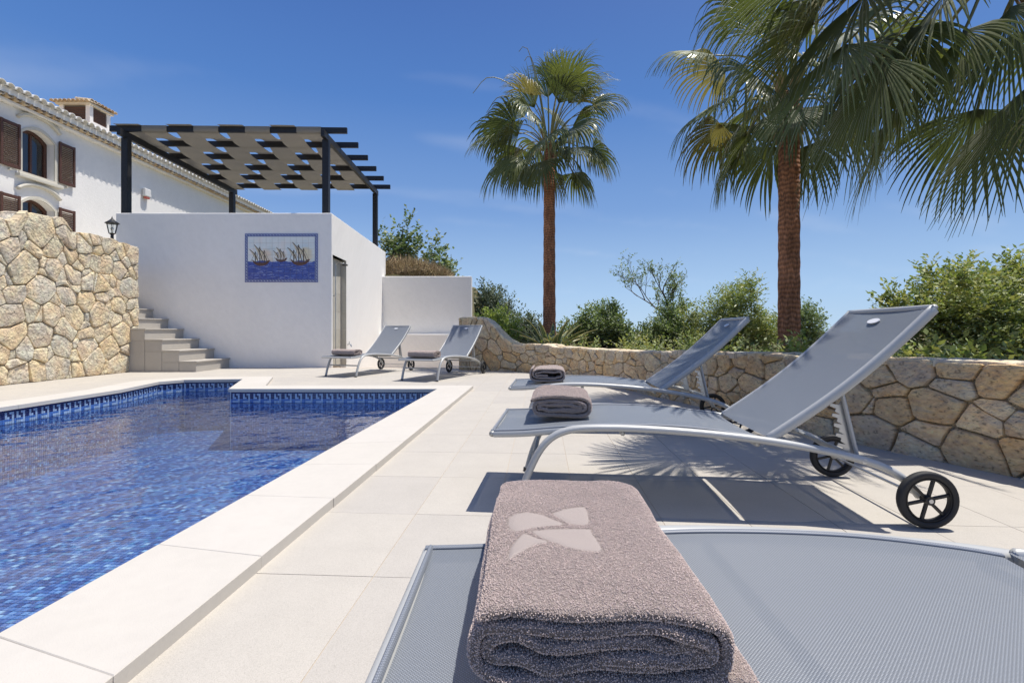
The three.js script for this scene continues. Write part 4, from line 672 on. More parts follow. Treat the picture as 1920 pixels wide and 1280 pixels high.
{ // folded towel with the woven emblem
  const W = 0.342, H = 0.124, th = 0.0150, L = 0.53, R = rng(3);
  const t = thing('folded_towel', 'thick folded mauve towel with a pale woven leaf emblem', 'towel', [-0.070, 0.3955, -0.605], -0.030, 'mauve towels laid on the loungers');
  const path = rollPath(W, H - 0.014, th, 2.62, R, 0.034).map(([x, y]) => [x, y + 0.0155]);
  const geo = towelGeo(path, th, L, 6, [], 44); geo.scale(1, 1, -1); geo.index.array.reverse(); geo.computeVertexNormals();
  const m = part(t, 'rolled_cloth', geo, M.towel);
  // the loose under-fold that shows along the side
  const under = towelGeo([[0.03, 0.0085], [0.12, 0.008], [0.22, 0.0075], [0.31, 0.0085], [0.352, 0.013], [0.362, 0.024], [0.352, 0.034], [0.325, 0.036], [0.27, 0.034]], th, L - 0.015, 17, [], 30); under.scale(1, 1, -1); under.index.array.reverse(); under.computeVertexNormals(); under.translate(0, 0, -0.004);
  part(t, 'under_fold', under, M.towel);
  // emblem: four woven petals, laid on the top of the cloth
  t.updateMatrixWorld(true); m.updateMatrixWorld(true); const inv = t.matrixWorld.clone().invert(), ray = new THREE.Raycaster();
  const onTop = (x, z) => { ray.set(V(x, 2, z).applyMatrix4(new THREE.Matrix4()), V(0, -1, 0)); const hit = ray.intersectObject(m, false)[0]; return hit ? hit.point.y : null; };
  const yTop = 0.516, W2 = (px, py) => { const Z = F * (CAMY - yTop) / (py - HOR); return [(px - 960) / F * Z, -Z]; };
  const petals = [[[952, 976], [966, 969], [992, 966], [1018, 969], [1042, 977], [1060, 985], [1030, 990], [1000, 996], [972, 1003], [956, 1000], [950, 988]], [[1033, 966], [1060, 955], [1092, 949], [1101, 955], [1105, 970], [1104, 985], [1080, 986], [1062, 982], [1048, 974]], [[951, 1056], [953, 1038], [962, 1024], [974, 1012], [984, 1006], [1006, 1013], [1030, 1021], [1004, 1028], [978, 1042]], [[992, 1001], [1020, 996], [1060, 993], [1108, 993], [1112, 1000], [1128, 1022], [1130, 1036], [1100, 1036], [1066, 1032], [1040, 1024], [1012, 1012]]];
  const masks = [];
  petals.forEach((pp) => {
    const c = new THREE.SplineCurve([...pp, pp[0]].map(([x, y]) => new THREE.Vector2(...W2(x, y)))), o = c.getPoints(40).slice(0, 40).map((p) => [p.x, p.y]); masks.push(o);
    const cx = o.reduce((s, p) => s + p[0], 0) / o.length, cz = o.reduce((s, p) => s + p[1], 0) / o.length, rings = [1, 0.8, 0.6, 0.4, 0.2], pos = [], uv = [], idx = []; let lastY = 0.51;
    rings.forEach((r, k) => o.forEach((p) => { const x = cx + (p[0] - cx) * r, z = cz + (p[1] - cz) * r; const y = onTop(x, z) ?? lastY; lastY = y; const v = V(x, y + (k ? 0.0016 : -0.001), z).applyMatrix4(inv); pos.push(v.x, v.y, v.z); uv.push(x, z); }));
    const v = V(cx, (onTop(cx, cz) ?? lastY) + 0.0016, cz).applyMatrix4(inv); pos.push(v.x, v.y, v.z); uv.push(cx, cz);
    const n = o.length; for (let k = 0; k < 4; k++) for (let i = 0; i < n; i++) { const a = k * n + i, b = k * n + (i + 1) % n; idx.push(a, b, a + n, a + n, b, b + n); } for (let i = 0; i < n; i++) idx.push(4 * n + i, 4 * n + (i + 1) % n, 5 * n);
    part(t, 'emblem_petal', flipIfInward(geoFrom(pos, idx, uv), [0, 1, 0]), M.emblem, 'pale flat woven petal of the emblem');
  });
  const fwd = t.matrixWorld, keep = (q, n) => { if (n.y > 0.3 && q.y > 0.1) { const w = q.clone().applyMatrix4(fwd); return !masks.some((mk) => inside(insetPoly(mk, 0.0008), w.x, w.z)); } return true; };
  tufts(t, geo, 400000, 0.00112, 71, keep); tufts(t, under, 70000, 0.00112, 72);
}
function rolledTowel(label, lg, x, zNear, W, H, L, turns, seed, th = 0.017, pile = 16000, mirror = false) {
  const [, lx, lZ, rot] = LG[lg], l = loungers[lg]; l.updateMatrixWorld(true); const p = V(x, seatAt(x + W / 2) - 0.001, zNear).applyMatrix4(l.matrixWorld);
  const t = thing('rolled_towel', label, 'towel', p.toArray(), rot, 'mauve towels laid on the loungers');
  const R = rng(seed), path = rollPath(W, H, th, turns, R, 0.024).map(([a, b]) => [mirror ? W - a : a, b * (0.94 + 0.06 * Math.cos((a / W - 0.5) * 3))]);
  const g = towelGeo(path, th, L, seed, [], 22); if (mirror) { g.index.array.reverse(); } g.scale(1, 1, -1); g.index.array.reverse(); g.computeVertexNormals();
  part(t, 'rolled_cloth', g, M.towel); if (pile) tufts(t, g, pile, 0.0019, seed + 5);
}
rolledTowel('mauve rolled towel with a flat open spiral end beside the emblem-towel lounger', 1, 0.165, 0.14, 0.335, 0.135, 0.47, 2.7, 201, 0.019, 30000);
rolledTowel('mauve rolled towel with loosely humped folds on the lounger along the stone wall', 2, 0.16, 0.20, 0.335, 0.150, 0.46, 2.4, 207, 0.019, 12000, true);
rolledTowel('mauve rolled towel on the lounger in front of the shower niche', 3, 0.16, 0.26, 0.27, 0.135, 0.52, 2.3, 211, 0.02, 0);
rolledTowel('mauve rolled towel on the lounger near the stone wall end', 4, 0.16, 0.26, 0.27, 0.140, 0.52, 2.3, 217, 0.02, 0, true);

// ---------------------------------------------------------------- palms
const leafMat = (r, g, b, tr = 0.42) => phys({ color: C(r, g, b), roughness: 0.9, transmission: tr, thickness: 0, clearcoat: 0.35, clearcoatRoughness: 0.25 });
M.palmLeaf = [leafMat(0.120, 0.152, 0.028), leafMat(0.150, 0.180, 0.032), leafMat(0.095, 0.122, 0.026), leafMat(0.24, 0.21, 0.05)];
M.palmDry = std({ color: C(0.34, 0.23, 0.10), roughness: 0.9 });
M.petiole = std({ color: C(0.20, 0.19, 0.065), roughness: 0.5 });
function fanBlade(hub, dir, normal, R, segs, seed, droop, spread = 1.8, split = 0.36) {   // a pleated fan leaf; every segment bends to the ground beyond the split
  const rd = rng(seed), pos = [], idx = [], d = dir.clone().normalize(), side = d.clone().cross(normal).normalize(), nrm = side.clone().cross(d).normalize();
  const twist = (rd() - 0.5) * 1.6;
  for (let s = 0; s < segs; s++) {
    const f = s / (segs - 1) * 2 - 1, ang = f * spread + (rd() - 0.5) * 0.03, len = R * (1.0 - 0.30 * Math.abs(f) ** 1.6) * (0.92 + 0.16 * rd()), step = 2 * spread / segs;
    let dd = d.clone().multiplyScalar(Math.cos(ang)).addScaledVector(side, Math.sin(ang)).addScaledVector(nrm, 0.16 * Math.cos(f * 1.5) + 0.10 * twist * f).normalize(); let p = hub.clone();
    const wind = (rd() - 0.35) * 0.6 * droop, st = 9, lastRow = []; let prevBase = -1;
    for (let k = 0; k <= st; k++) {
      const t = k / st, r = t * len, wFused = Math.max(0.004, r * Math.sin(step / 2) * 1.03), wMax = R * split * Math.sin(step / 2) * 1.3, w = t < split ? wFused : wMax * Math.pow(1 - (t - split) / (1 - split), 0.8) + 0.0012;
      if (k) { const g = droop * (0.75 + 0.5 * rd()) * Math.pow(Math.max(0, t - 0.24), 1.2) * 0.66; dd = dd.clone().add(V(wind * t * 0.12, -g, wind * t * 0.1)).normalize(); p = p.clone().addScaledVector(dd, len / st); }
      let sd = dd.clone().cross(nrm); if (sd.lengthSq() < 0.02) sd = side.clone(); sd.normalize(); const up = sd.clone().cross(dd).normalize(), fold = w * 0.55 * (t < split ? 1 : 0.8);
      const base = pos.length / 3; for (const [a, b] of [[-1, 0], [0, 1], [1, 0]]) pos.push(p.x + sd.x * w * a + up.x * fold * b, p.y + sd.y * w * a + up.y * fold * b, p.z + sd.z * w * a + up.z * fold * b);
      if (prevBase >= 0) for (const j of [0, 1]) idx.push(prevBase + j, prevBase + j + 1, base + j, base + j, prevBase + j + 1, base + j + 1); prevBase = base;
    }
  }
  return geoFrom(pos, idx).toNonIndexed();
}
function flat(g) { g.computeVertexNormals(); return g; }
function frond(parent, crown, hub, dir, R, segs, seed, droop, bow = 0.25, mat = 0, spread = 1.8, roll = 1.9) {
  const f = new THREE.Group(); f.name = 'frond'; parent.add(f);
  const mid = crown.clone().lerp(hub, 0.5); mid.y += bow; const L = crown.distanceTo(hub), pet = tube([crown, mid, hub], 0.013, 0.009, 14, 6, (t) => 1.7 - 0.8 * t);
  part(f, 'petiole', pet, M.petiole);
  const d = dir.clone().normalize(); let nrm = V(0, 1, 0).sub(d.clone().multiplyScalar(d.y)); if (nrm.lengthSq() < 0.05) nrm = hub.clone().sub(crown).setY(0).normalize().multiplyScalar(1); nrm.normalize(); nrm.applyAxisAngle(d, (rng(seed + 99)() - 0.5) * roll);
  part(f, 'blade', flat(fanBlade(hub, d, nrm, R, segs, seed, droop, spread)), M.palmLeaf[mat]);
}
function palmTrunk(t, h, r0, r1, lean, seed) {
  const pts = []; for (let i = 0; i <= 8; i++) { const k = i / 8; pts.push(V(lean[0] * k * k, -0.25 + (h + 0.25) * k, lean[1] * k * k)); }
  const g = tube(pts, 1, 1, 90, 20, (k) => (r0 + (r1 - r0) * Math.sqrt(k)) * (1 + 0.025 * Math.sin(k * 95 + 2 * nz(k * 6, seed)) + 0.03 * nz(k * 14, seed)) + 0.03 * Math.exp(-k * 12)); const uv = g.attributes.uv; for (let i = 0; i < uv.count; i++) uv.setXY(i, Math.min(1, uv.getX(i) / (2 * Math.PI)) * 2, uv.getY(i));
  part(t, 'trunk', g, M.trunk);
  const R = rng(seed + 3); for (let i = 0; i < 26; i++) { const a = R() * 6.28, y = h - 0.62 + R() * 0.75, rr = r1 * 0.95; part(t, 'leaf_base', tube([V(lean[0] + Math.cos(a) * rr * 0.8, y - 0.12, lean[1] + Math.sin(a) * rr * 0.8), V(lean[0] + Math.cos(a) * rr * 1.15, y + 0.05, lean[1] + Math.sin(a) * rr * 1.15), V(lean[0] + Math.cos(a) * rr * 1.8, y + 0.26, lean[1] + Math.sin(a) * rr * 1.8)], 0.035, 0.012, 6, 6, (q) => 1 - 0.6 * q), M.palmDry); }
}
function palm(label, x, Z, base, h, cr, seed, list, R0, segs, r0 = 0.165, r1 = 0.13) {
  const t = thing('palm_tree', label, 'palm tree', [x, base, -Z], 0, 'fan palms behind the low wall'), R = rng(seed);
  palmTrunk(t, h, r0, r1, cr, seed);
  const c = V(cr[0], h, cr[1]);
  list.forEach(([az, el, pl, sc = 1, droop = 1, mat], i) => {
    const a = az * Math.PI / 180, e = el * Math.PI / 180, out = V(Math.cos(a), 0, -Math.sin(a)), dir = out.clone().multiplyScalar(Math.cos(e)).add(V(0, Math.sin(e), 0));
    const hub = c.clone().addScaledVector(out, 0.09).addScaledVector(dir, pl); const bd = dir.clone().add(V(0, -0.25 - 0.35 * Math.cos(e), 0)).normalize();
    frond(t, c.clone().addScaledVector(out, 0.07).add(V(0, -0.10 + 0.25 * Math.max(0, Math.sin(e)), 0)), hub, bd, R0 * sc * (0.93 + 0.14 * R()), segs, seed * 31 + i, droop * (0.8 + 0.4 * R()), 0.10 + 0.1 * Math.cos(e), mat ?? (R() < 0.12 ? 3 : Math.floor(R() * 3)), el > 55 ? 0.85 : el > 20 ? 1.25 : 1.55);
  });
  return t;
}
{
  const l1 = [[95, 86, 1.75, 0.9, 0.8], [60, 76, 1.6, 0.95, 1.0], [-20, 70, 1.5, 0.95, 1.0], [95, 84, 1.3, 1.05, 0.5], [40, 70, 1.45, 1, 0.9], [130, 62, 1.25, 0.9, 1.0], [-5, 45, 1.35, 1, 1.1], [-70, 52, 1.3, 1, 1.1], [240, 46, 1.2, 1, 1.1], [75, 50, 1.3, 1, 1.1], [10, 60, 1.2, 1.05, 0.8], [-40, 62, 1.0, 1, 0.8], [165, 55, 0.95, 0.85, 0.9], [215, 66, 0.9, 0.9, 0.8], [285, 70, 1.05, 1, 0.7]];
  const R = rng(5); for (let i = 0; i < 11; i++) l1.push([i * 33 + 10 + R() * 30, 12 + R() * 44, 0.85 + R() * 0.35, 0.9 + R() * 0.2, 1.1]); for (let i = 0; i < 11; i++) l1.push([i * 33 + R() * 30, -22 + R() * 36, 0.75 + R() * 0.35, 0.9 + R() * 0.2, 1.4]); for (let i = 0; i < 9; i++) l1.push([i * 40 + 12 + R() * 36, -55 + R() * 30, 0.65 + R() * 0.3, 0.9, 1.4]);
  const p1 = palm('tall slender fan palm rising from the striped agave behind the low wall', 0.915, 12.4, 0.42, 4.95, [0.0, 0.0], 2, l1, 1.12, 30, 0.168, 0.135);
  for (const [dx, y, dz, sag] of [[-0.75, 7.25, 0.2, 0.1], [-1.85, 6.2, 0.3, 0.45], [-1.55, 5.95, -0.2, 0.4], [-0.62, 6.95, 0.35, 0.1]]) part(p1, 'bare_stalk', tube([V(-0.05, 5.05, 0.02), V(dx * 0.45, lerp(5.3, y, 0.6) + sag, dz * 0.5), V(dx * 0.8, y + sag * 0.7, dz * 0.8), V(dx, y - 0.1, dz)], 0.017, 0.017, 16, 6, (k) => 1.2 - 0.8 * k), M.petiole);
  const l2 = []; for (let i = 0; i < 7; i++) l2.push([i * 51 + R() * 30, 45 + R() * 38, 0.95 + R() * 0.3, 1, 0.8]); for (let i = 0; i < 9; i++) l2.push([i * 40 + 8 + R() * 30, 10 + R() * 34, 0.75 + R() * 0.35, 0.95, 1.2]); for (let i = 0; i < 9; i++) l2.push([i * 40 + R() * 36, -20 + R() * 28, 0.7 + R() * 0.3, 0.95, 1.4]); for (let i = 0; i < 7; i++) l2.push([i * 51 + 12 + R() * 30, -52 + R() * 22, 0.6 + R() * 0.2, 0.9, 1.4]);
  palm('stout brown-trunked fan palm with hanging skirt standing clear of the agave', 3.42, 6.25, 0.42, 3.35, [0.0, 0.0], 7, l2, 0.98, 32, 0.130, 0.118);
  // the palm whose big leaves hang over the loungers
  const bx = 3.62, bZ = 3.46, t = thing('palm_tree', 'fan palm with huge leaves hanging over the loungers, trunk close behind the wall', 'palm tree', [bx + 0.25, 0.45, -bZ - 0.15], 0, 'fan palms behind the low wall');
  palmTrunk(t, 3.15, 0.14, 0.125, [0, 0], 12); const c = V(0, 3.15, 0), L = (x, y, Z) => V(x - bx, y - 0.45, -(Z - bZ));
  const big = [ // hub (x, y, Z), leaf direction, radius, droop, tone, spread
    [[2.40, 2.82, 3.50], [-0.22, -0.97, 0.0], 1.18, 0.25, 0, 1.0], [[2.25, 3.00, 3.66], [-0.50, -0.85, 0.0], 1.15, 0.35, 1, 1.1], [[2.92, 2.95, 3.40], [-0.20, -0.95, 0.0], 1.0, 0.4, 1, 1.2], [[3.42, 2.60, 3.42], [-0.32, -0.94, 0.0], 1.16, 0.15, 0, 0.85],
    [[2.16, 3.30, 3.9], [-0.75, -0.60, -0.1], 1.1, 0.7, 1, 1.4], [[2.72, 3.10, 3.62], [0.0, -0.98, -0.05], 1.1, 0.5, 0, 1.2], [[2.45, 3.42, 3.72], [-0.5, -0.8, 0.0], 1.15, 0.7, 2, 1.4], [[2.9, 3.3, 3.55], [-0.4, -0.85, 0.0], 1.15, 0.6, 1, 1.3], [[3.3, 3.15, 3.45], [-0.15, -0.95, 0.0], 1.1, 0.5, 0, 1.2], [[2.0, 3.6, 3.6], [-0.8, -0.45, 0.0], 1.15, 0.8, 0, 1.5], [[3.62, 2.62, 3.34], [-0.02, -0.98, 0.0], 1.1, 0.2, 3, 0.9],
    [[2.66, 3.12, 4.0], [-0.35, -0.85, -0.1], 1.0, 0.8, 2, 1.5], [[2.50, 3.50, 3.45], [-0.75, -0.45, 0.0], 1.05, 0.8, 3, 1.5], [[2.75, 4.05, 3.75], [-0.75, 0.2, -0.1], 1.05, 0.9, 0, 1.6], [[2.45, 3.7, 4.3], [-0.8, -0.25, -0.4], 1.05, 1.0, 2, 1.6],
    [[3.6, 4.7, 3.6], [0.05, 0.9, -0.15], 1.05, 0.5, 0, 1.6], [[3.3, 4.5, 4.0], [-0.4, 0.7, -0.3], 1.05, 0.7, 1, 1.6], [[4.1, 4.4, 3.5], [0.5, 0.7, 0.0], 1.05, 0.7, 0, 1.6], [[4.6, 3.7, 3.6], [0.8, -0.1, 0], 1.05, 0.8, 1, 1.6], [[4.5, 3.5, 4.2], [0.6, -0.2, -0.6], 1.05, 0.8, 2, 1.6], [[3.5, 3.5, 4.6], [-0.1, -0.2, -0.9], 1.05, 0.9, 1, 1.6], [[4.4, 2.9, 3.4], [0.6, -0.8, 0], 1.0, 0.6, 0, 1.4], [[3.75, 2.75, 4.2], [0.1, -0.9, -0.3], 1.0, 0.6, 2, 1.4], [[3.02, 2.72, 4.05], [-0.3, -0.9, -0.2], 1.0, 0.6, 1, 1.4]];
  big.forEach(([h, d, R1, dr, m, sp], i) => frond(t, c.clone().add(V((h[0] - bx) * 0.12, 0.02 * i % 0.2, -(h[2] - bZ) * 0.12)), L(...h), V(d[0], d[1], d[2]), R1, 46, 500 + i, dr, 0.22, m, sp, 0.5));
}

// ---------------------------------------------------------------- trees, shrubs, agave
const foliage = (r, g, b) => phys({ color: 0xffffff, vertexColors: true, roughness: 0.9, transmission: 0.45, thickness: 0, clearcoat: 0.35, clearcoatRoughness: 0.35 });
M.leaf = foliage();
function crownGeo(clumps, leaf, R, tones, aspect = 0.5) {   // leaves in clumps: [x,y,z,rx,ry,rz,count]
  const pos = [], idx = [], col = [];
  for (const [cx, cy, cz, rx, ry, rz, n] of clumps) {
    const shoots = []; for (let i = 0; i < n / 9; i++) { const u = R() * 2 - 1, a = R() * 6.283, q = Math.sqrt(1 - u * u), d = V(q * Math.cos(a), u, q * Math.sin(a)), r = Math.pow(R(), 0.40) * (0.86 + 0.34 * nz(d.x * 2.2 + cx, d.y * 2.2 + cy, d.z * 2.2 + cz)); shoots.push([V(cx + d.x * rx * r, cy + d.y * ry * r, cz + d.z * rz * r), d.add(V(R() - 0.5, R() * 0.9, R() - 0.5)).normalize()]); }
    for (const [p, d] of shoots) {
      const tone = tones[Math.floor(R() * tones.length)], k0 = 0.75 + 0.5 * R();
      for (let j = 0; j < 9; j++) {
        const q = p.clone().addScaledVector(d, leaf * 0.55 * (j - 2)), a = R() * 6.283, ax = V(Math.cos(a), R() - 0.2, Math.sin(a)).normalize().addScaledVector(d, 0.45).normalize(), nn = V((R() - 0.5) * 1.3, 0.25 + 0.8 * R(), (R() - 0.5) * 1.3).normalize(), sd = ax.clone().cross(nn).normalize(), l = leaf * (0.7 + 0.7 * R()), w = l * aspect * 0.5, b = pos.length / 3, m = q.clone().addScaledVector(ax, l * 0.45), e = q.clone().addScaledVector(ax, l);
        pos.push(q.x, q.y, q.z, m.x + sd.x * w, m.y + sd.y * w, m.z + sd.z * w, e.x, e.y, e.z, m.x - sd.x * w, m.y - sd.y * w, m.z - sd.z * w); idx.push(b, b + 1, b + 2, b, b + 2, b + 3); const k = k0 * (0.85 + 0.3 * R()); for (let v = 0; v < 4; v++) col.push(tone[0] * k, tone[1] * k, tone[2] * k);
      }
    }
  }
  return geoFrom(pos, idx, null, col);
}
const TONES = { olive: [[0.107, 0.148, 0.066], [0.136, 0.174, 0.087], [0.081, 0.121, 0.056]], bright: [[0.249, 0.315, 0.058], [0.303, 0.354, 0.072], [0.184, 0.257, 0.051], [0.369, 0.381, 0.086]], mid: [[0.161, 0.230, 0.052], [0.203, 0.278, 0.065], [0.132, 0.186, 0.043]], lime: [[0.356, 0.432, 0.065], [0.282, 0.379, 0.058]], fig: [[0.163, 0.234, 0.065], [0.126, 0.191, 0.058], [0.235, 0.277, 0.086]] };
// px box in the photograph's plan: centre x, top y, base y, half width in pixels, distance
function tree(name, label, category, px, yTop, half, Z, base, tone, leaf, n, seed, group, opts = {}) {
  const R = rng(seed), X = (px - 960) / F * Z, top = CAMY + (HOR - yTop) / F * Z, hw = half / F * Z, h = top - base, t = thing(name, label, category, [X, base, -Z], 0, group), dz = opts.depth ?? 0.8;
  const K = opts.clumps ?? 7, clumps = []; const low = opts.low ?? 0.25;
  for (let i = 0; i < K; i++) { const a = i / K * 6.283 + R(), r = (i % 2 ? 0.62 : 0.34) * hw, fy = lerp(low + 0.14, 0.80, R()), s = lerp(0.30, 0.46, R()); clumps.push([Math.cos(a) * r, h * fy, Math.sin(a) * r * dz, hw * s * 1.05, h * s * 0.62, hw * s * dz, 0]); }
  clumps.push([0.05 * hw, h * 0.84, 0, hw * 0.34, h * 0.16, hw * 0.34, 0], [-0.3 * hw, h * (low + 0.2), 0.1, hw * 0.5, h * 0.22, hw * 0.5, 0], [0.35 * hw, h * (low + 0.22), 0, hw * 0.5, h * 0.22, hw * 0.5, 0]);
  const vol = clumps.reduce((s, c) => s + c[3] * c[4] * c[5], 0); clumps.forEach((c) => { c[6] = Math.round(n * c[3] * c[4] * c[5] / vol); });
  const tr = Math.min(0.14, 0.035 * h + 0.03); const fork = V(0, h * low * 0.8, 0);
  part(t, 'trunk', tube([V(0, -0.2, 0), V(0.05 * hw, h * low * 0.4, 0.03), fork], tr, tr, 8, 8, (k) => 1.2 - 0.4 * k), M.bark);
  for (const c of clumps) part(t, 'limb', tube([fork, V(c[0] * 0.5, lerp(fork.y, c[1], 0.65), c[2] * 0.5), V(c[0], c[1], c[2])], tr * 0.5, tr * 0.5, 8, 5, (k) => 1 - 0.75 * k), M.bark);
  // upright twigs that break the outline
  for (let i = 0; i < (opts.twigs ?? 10); i++) { const c = clumps[Math.floor(R() * clumps.length)]; const a = R() * 6.28; clumps.push([c[0] + Math.cos(a) * c[3] * 0.8, c[1] + c[4] * (0.7 + 0.5 * R()), c[2] + Math.sin(a) * c[5] * 0.8, hw * 0.085, h * 0.10, hw * 0.085, Math.round(n * 0.012)]); }
  part(t, 'crown', crownGeo(clumps, leaf, R, TONES[tone], opts.aspect ?? 0.5), M.leaf);
  return t;
}
const G1 = 'trees and shrubs beyond the low wall';
tree('olive_tree', 'dark grey-green olive tree beside the white boundary wall end', 'tree', 925, 538, 62, 21, 0.1, 'olive', 0.10, 14400, 301, G1, { low: 0.15 });
tree('garden_shrub', 'yellow-green shrub on the slope above the high end of the curved wall', 'shrub', 935, 588, 42, 12.6, 0.35, 'lime', 0.075, 4160, 302, G1, { low: 0.05, clumps: 6, aspect: 0.6 });
tree('garden_shrub', 'loose olive-green shrub behind the agave, beside the dark olive tree', 'shrub', 985, 592, 45, 15, 0.2, 'olive', 0.08, 5600, 303, G1, { low: 0.06 });
tree('garden_tree', 'rounded mid-green tree between the agave and the bare-branched tree', 'tree', 1125, 572, 78, 14.5, 0.15, 'mid', 0.085, 13600, 304, G1, { low: 0.08 });
tree('garden_shrub', 'dense green shrub around the foot of the bare-branched tree', 'shrub', 1250, 572, 72, 13.2, 0.15, 'mid', 0.075, 12800, 305, G1, { low: 0.06 });
tree('garden_tree', 'broad fresh-green willow-like tree beside the stout brown palm trunk', 'tree', 1385, 536, 98, 12.2, 0.1, 'bright', 0.085, 20800, 306, G1, { low: 0.08, aspect: 0.3, clumps: 9 });
tree('garden_tree', 'small airy green tree showing just past the stout palm trunk', 'tree', 1505, 572, 50, 13.5, 0.1, 'mid', 0.07, 7200, 307, G1, { low: 0.06 });
tree('garden_tree', 'big loose bright-green tree behind the wall under the overhanging palm leaves', 'tree', 1830, 518, 160, 7.6, 0.2, 'bright', 0.07, 19000, 308, G1, { low: 0.06, clumps: 13, twigs: 26, aspect: 0.5, depth: 0.6 });
tree('garden_shrub', 'bright green shrub filling the gap behind the raised grey backrest', 'shrub', 1665, 596, 52, 8.2, 0.2, 'bright', 0.06, 5000, 309, G1, { low: 0.05, aspect: 0.5 });
tree('fig_tree', 'fig tree with large leaves growing behind the roof terrace corner', 'tree', 752, 404, 62, 21, 2.9, 'fig', 0.15, 1700, 311, null, { low: 0.1, aspect: 0.75 });
tree('fig_tree', 'lower fig tree with arching leafy branches above the dry brush', 'tree', 822, 452, 42, 20, 2.5, 'fig', 0.14, 1100, 312, null, { low: 0.1, aspect: 0.7 });
{ // dry brush on the bank
  const R = rng(44), t = thing('dry_brush', 'mound of straw-coloured dry brush above the white boundary wall', 'brush', [-4.05, 2.8, -18.6]), g = geoFrom([-0.006, 0, 0, 0.006, 0, 0, 0.0, 0.32, 0.06], [0, 1, 2]), n = 5200, m = std({ color: C(0.36, 0.28, 0.17), roughness: 1 }), im = new THREE.InstancedMesh(g, m, n), mx = new THREE.Matrix4(), q = new THREE.Quaternion(), col = new THREE.Color();
  for (let i = 0; i < n; i++) { const x = -0.9 + R() * 2.7, z = (R() - 0.5) * 1.6, hgt = 0.62 * Math.max(0.1, 1 - ((x - 0.1) / 1.8) ** 2) * R(); q.setFromEuler(new THREE.Euler((R() - 0.5) * 1.8, R() * 6.28, (R() - 0.5) * 1.8)); mx.compose(V(x, hgt - 0.05, z), q, V(1.6, 0.7 + R() * 0.6, 1)); im.setMatrixAt(i, mx); const k = 0.6 + R() * 0.8; im.setColorAt(i, col.setRGB(k, k * (0.9 + 0.15 * R()), k * 0.9)); }
  im.name = 'straw_stems'; im.userData.kind = 'stuff'; im.castShadow = im.receiveShadow = true; t.add(im);
  part(t, 'woody_core', (() => { const s = new THREE.IcosahedronGeometry(1, 3), p = s.attributes.position; for (let i = 0; i < p.count; i++) { const k = 1 + 0.35 * fbm(p.getX(i) * 2, p.getY(i) * 2, p.getZ(i) * 2); p.setXYZ(i, p.getX(i) * 1.25 * k + 0.4, Math.max(-0.3, p.getY(i) * 0.34 * k + 0.06), p.getZ(i) * 0.6 * k); } s.computeVertexNormals(); return s; })(), std({ color: C(0.17, 0.125, 0.075), roughness: 1 }));
}
{ // bare-branched tree
  const R = rng(77), t = thing('bare_tree', 'nearly bare twiggy tree with a few leaves rising above the shrubs', 'tree', at(1262, 660, 14).setY(0.15).toArray()), br = [], lf = [];
  const grow = (p, d, len, r, lvl) => { const pts = [p.clone()]; let q = p.clone(), dd = d.clone(); for (let i = 0; i < 5; i++) { dd.add(V((R() - 0.5) * 0.45, (R() - 0.35) * 0.28, (R() - 0.5) * 0.4)).normalize(); q = q.clone().addScaledVector(dd, len / 5); pts.push(q.clone()); if (lvl > 0 && i > 0 && R() < 0.9) grow(q, dd.clone().add(V((R() - 0.5) * 1.7, (R() - 0.4) * 1.0, (R() - 0.5) * 1.5)).normalize(), len * (0.48 + 0.25 * R()), r * 0.55, lvl - 1); } br.push(tube(pts, r, r, 6, 5, (k) => 1 - 0.65 * k)); if (lvl < 2) for (let i = 2; i < 6; i++) if (R() < 0.40) lf.push([pts[i].x, pts[i].y, pts[i].z, 0.05, 0.05, 0.05, 9]); };
  const lo = V(0.0, 0.9, 0); part(t, 'trunk', tube([V(0.1, -0.2, 0), V(0.06, 0.4, 0), lo], 0.05, 0.05, 8, 7), M.bark);
  grow(lo, V(-0.25, 1, 0), 0.95, 0.034, 3); grow(lo, V(-0.85, 0.75, 0.1), 1.25, 0.03, 3); grow(lo, V(0.12, 1, -0.2), 0.85, 0.024, 2);
  part(t, 'branches', merge(br), M.bark); part(t, 'sparse_leaves', crownGeo(lf, 0.06, R, TONES.mid), M.leaf);
}
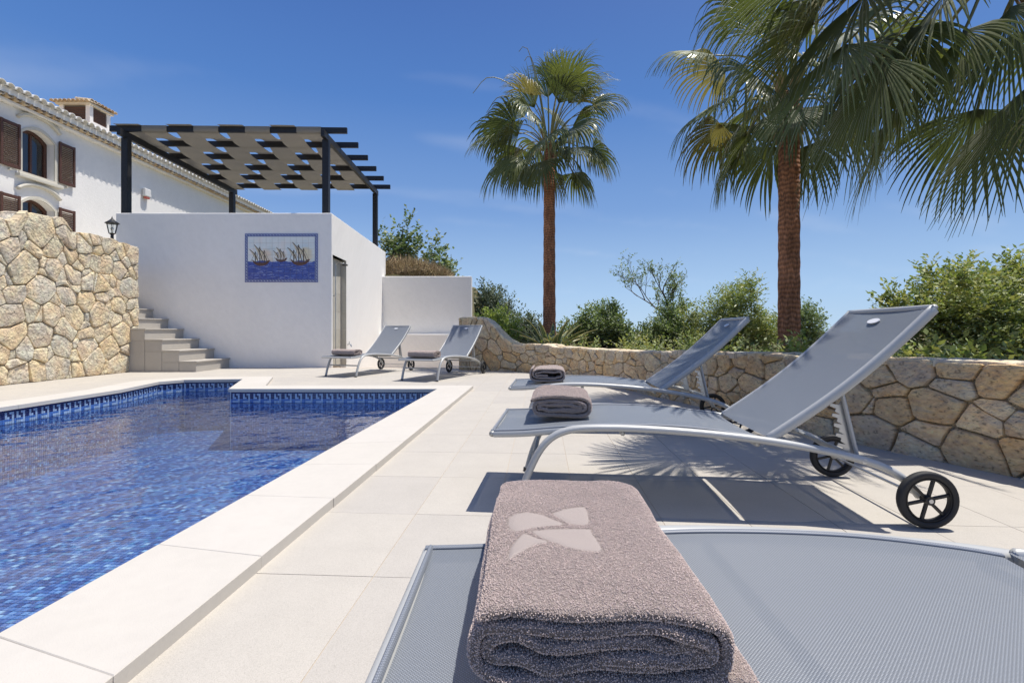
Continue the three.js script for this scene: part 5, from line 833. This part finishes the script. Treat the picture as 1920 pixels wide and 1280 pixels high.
{ // agave
  const R = rng(9), t = thing('agave', 'striped agave with long yellow-edged leaves round the slender palm trunk', 'agave', [0.86, 0.40, -11.15]);
  const green = leafMat(0.085, 0.120, 0.050, 0.1), yel = leafMat(0.42, 0.38, 0.15, 0.1);
  for (let i = 0; i < 22; i++) {
    const a = i * 2.4 + R() * 0.3, el = lerp(1.25, 0.35, i / 22) + (R() - 0.5) * 0.15, len = 0.75 + R() * 0.25, out = V(Math.cos(a), 0, Math.sin(a)), side = V(-Math.sin(a), 0, Math.cos(a)), base = out.clone().multiplyScalar(0.20); let p = base.clone(), e = el; const P = [], N = 9;
    for (let k = 0; k <= N; k++) { P.push([p.clone(), e]); e -= 0.03 + 0.10 * (1 - i / 30) * (k / N); p = p.clone().addScaledVector(out, Math.cos(e) * len / N).add(V(0, Math.sin(e) * len / N, 0)); }
    const strip = (f0, f1, dy) => { const pos = [], idx = []; P.forEach(([q, ee], k) => { const tt = k / N, w = 0.062 * Math.pow(Math.sin(Math.PI * Math.min(0.97, 0.22 + tt * 0.78)), 0.7) * (1 - 0.15 * tt), up = V(-out.x * Math.sin(ee), Math.cos(ee), -out.z * Math.sin(ee)); for (const f of [f0, f1]) { const v = q.clone().addScaledVector(side, w * f).addScaledVector(up, 0.028 * f * f + dy); pos.push(v.x, v.y, v.z); } }); for (let k = 0; k < N; k++) { const b = k * 2; idx.push(b, b + 1, b + 2, b + 2, b + 1, b + 3); } return geoFrom(pos, idx); };
    const lg = new THREE.Group(); lg.name = 'leaf'; t.add(lg);
    part(lg, 'leaf_blade', merge([strip(-0.72, 0, 0), strip(0, 0.72, 0)]), green); part(lg, 'leaf_margin', merge([strip(-1, -0.72, 0), strip(0.72, 1, 0)]), yel);
  }
}
{ // low planting along the top of the bed
  const R = rng(66), lf = []; for (let i = 0; i < 46; i++) { const t = 0.30 + 0.62 * R(), p = wallCurve.getPointAt(t), q = wallCurve.getTangentAt(t), n = V(-q.z, 0, q.x), k = 0.6 + R() * 1.5; lf.push([p.x + n.x * k, 0.48 + 0.08 * R(), p.z + n.z * k, 0.2 + 0.16 * R(), 0.14, 0.2 + 0.14 * R(), 150]); }
  const m = new THREE.Mesh(crownGeo(lf, 0.06, R, TONES.bright), M.leaf); m.name = 'ground_cover'; m.userData = { kind: 'stuff', label: 'low leafy ground cover in the planted bed', category: 'ground cover' }; sh(m); scene.add(m);
}
renderer.render(scene, camera);
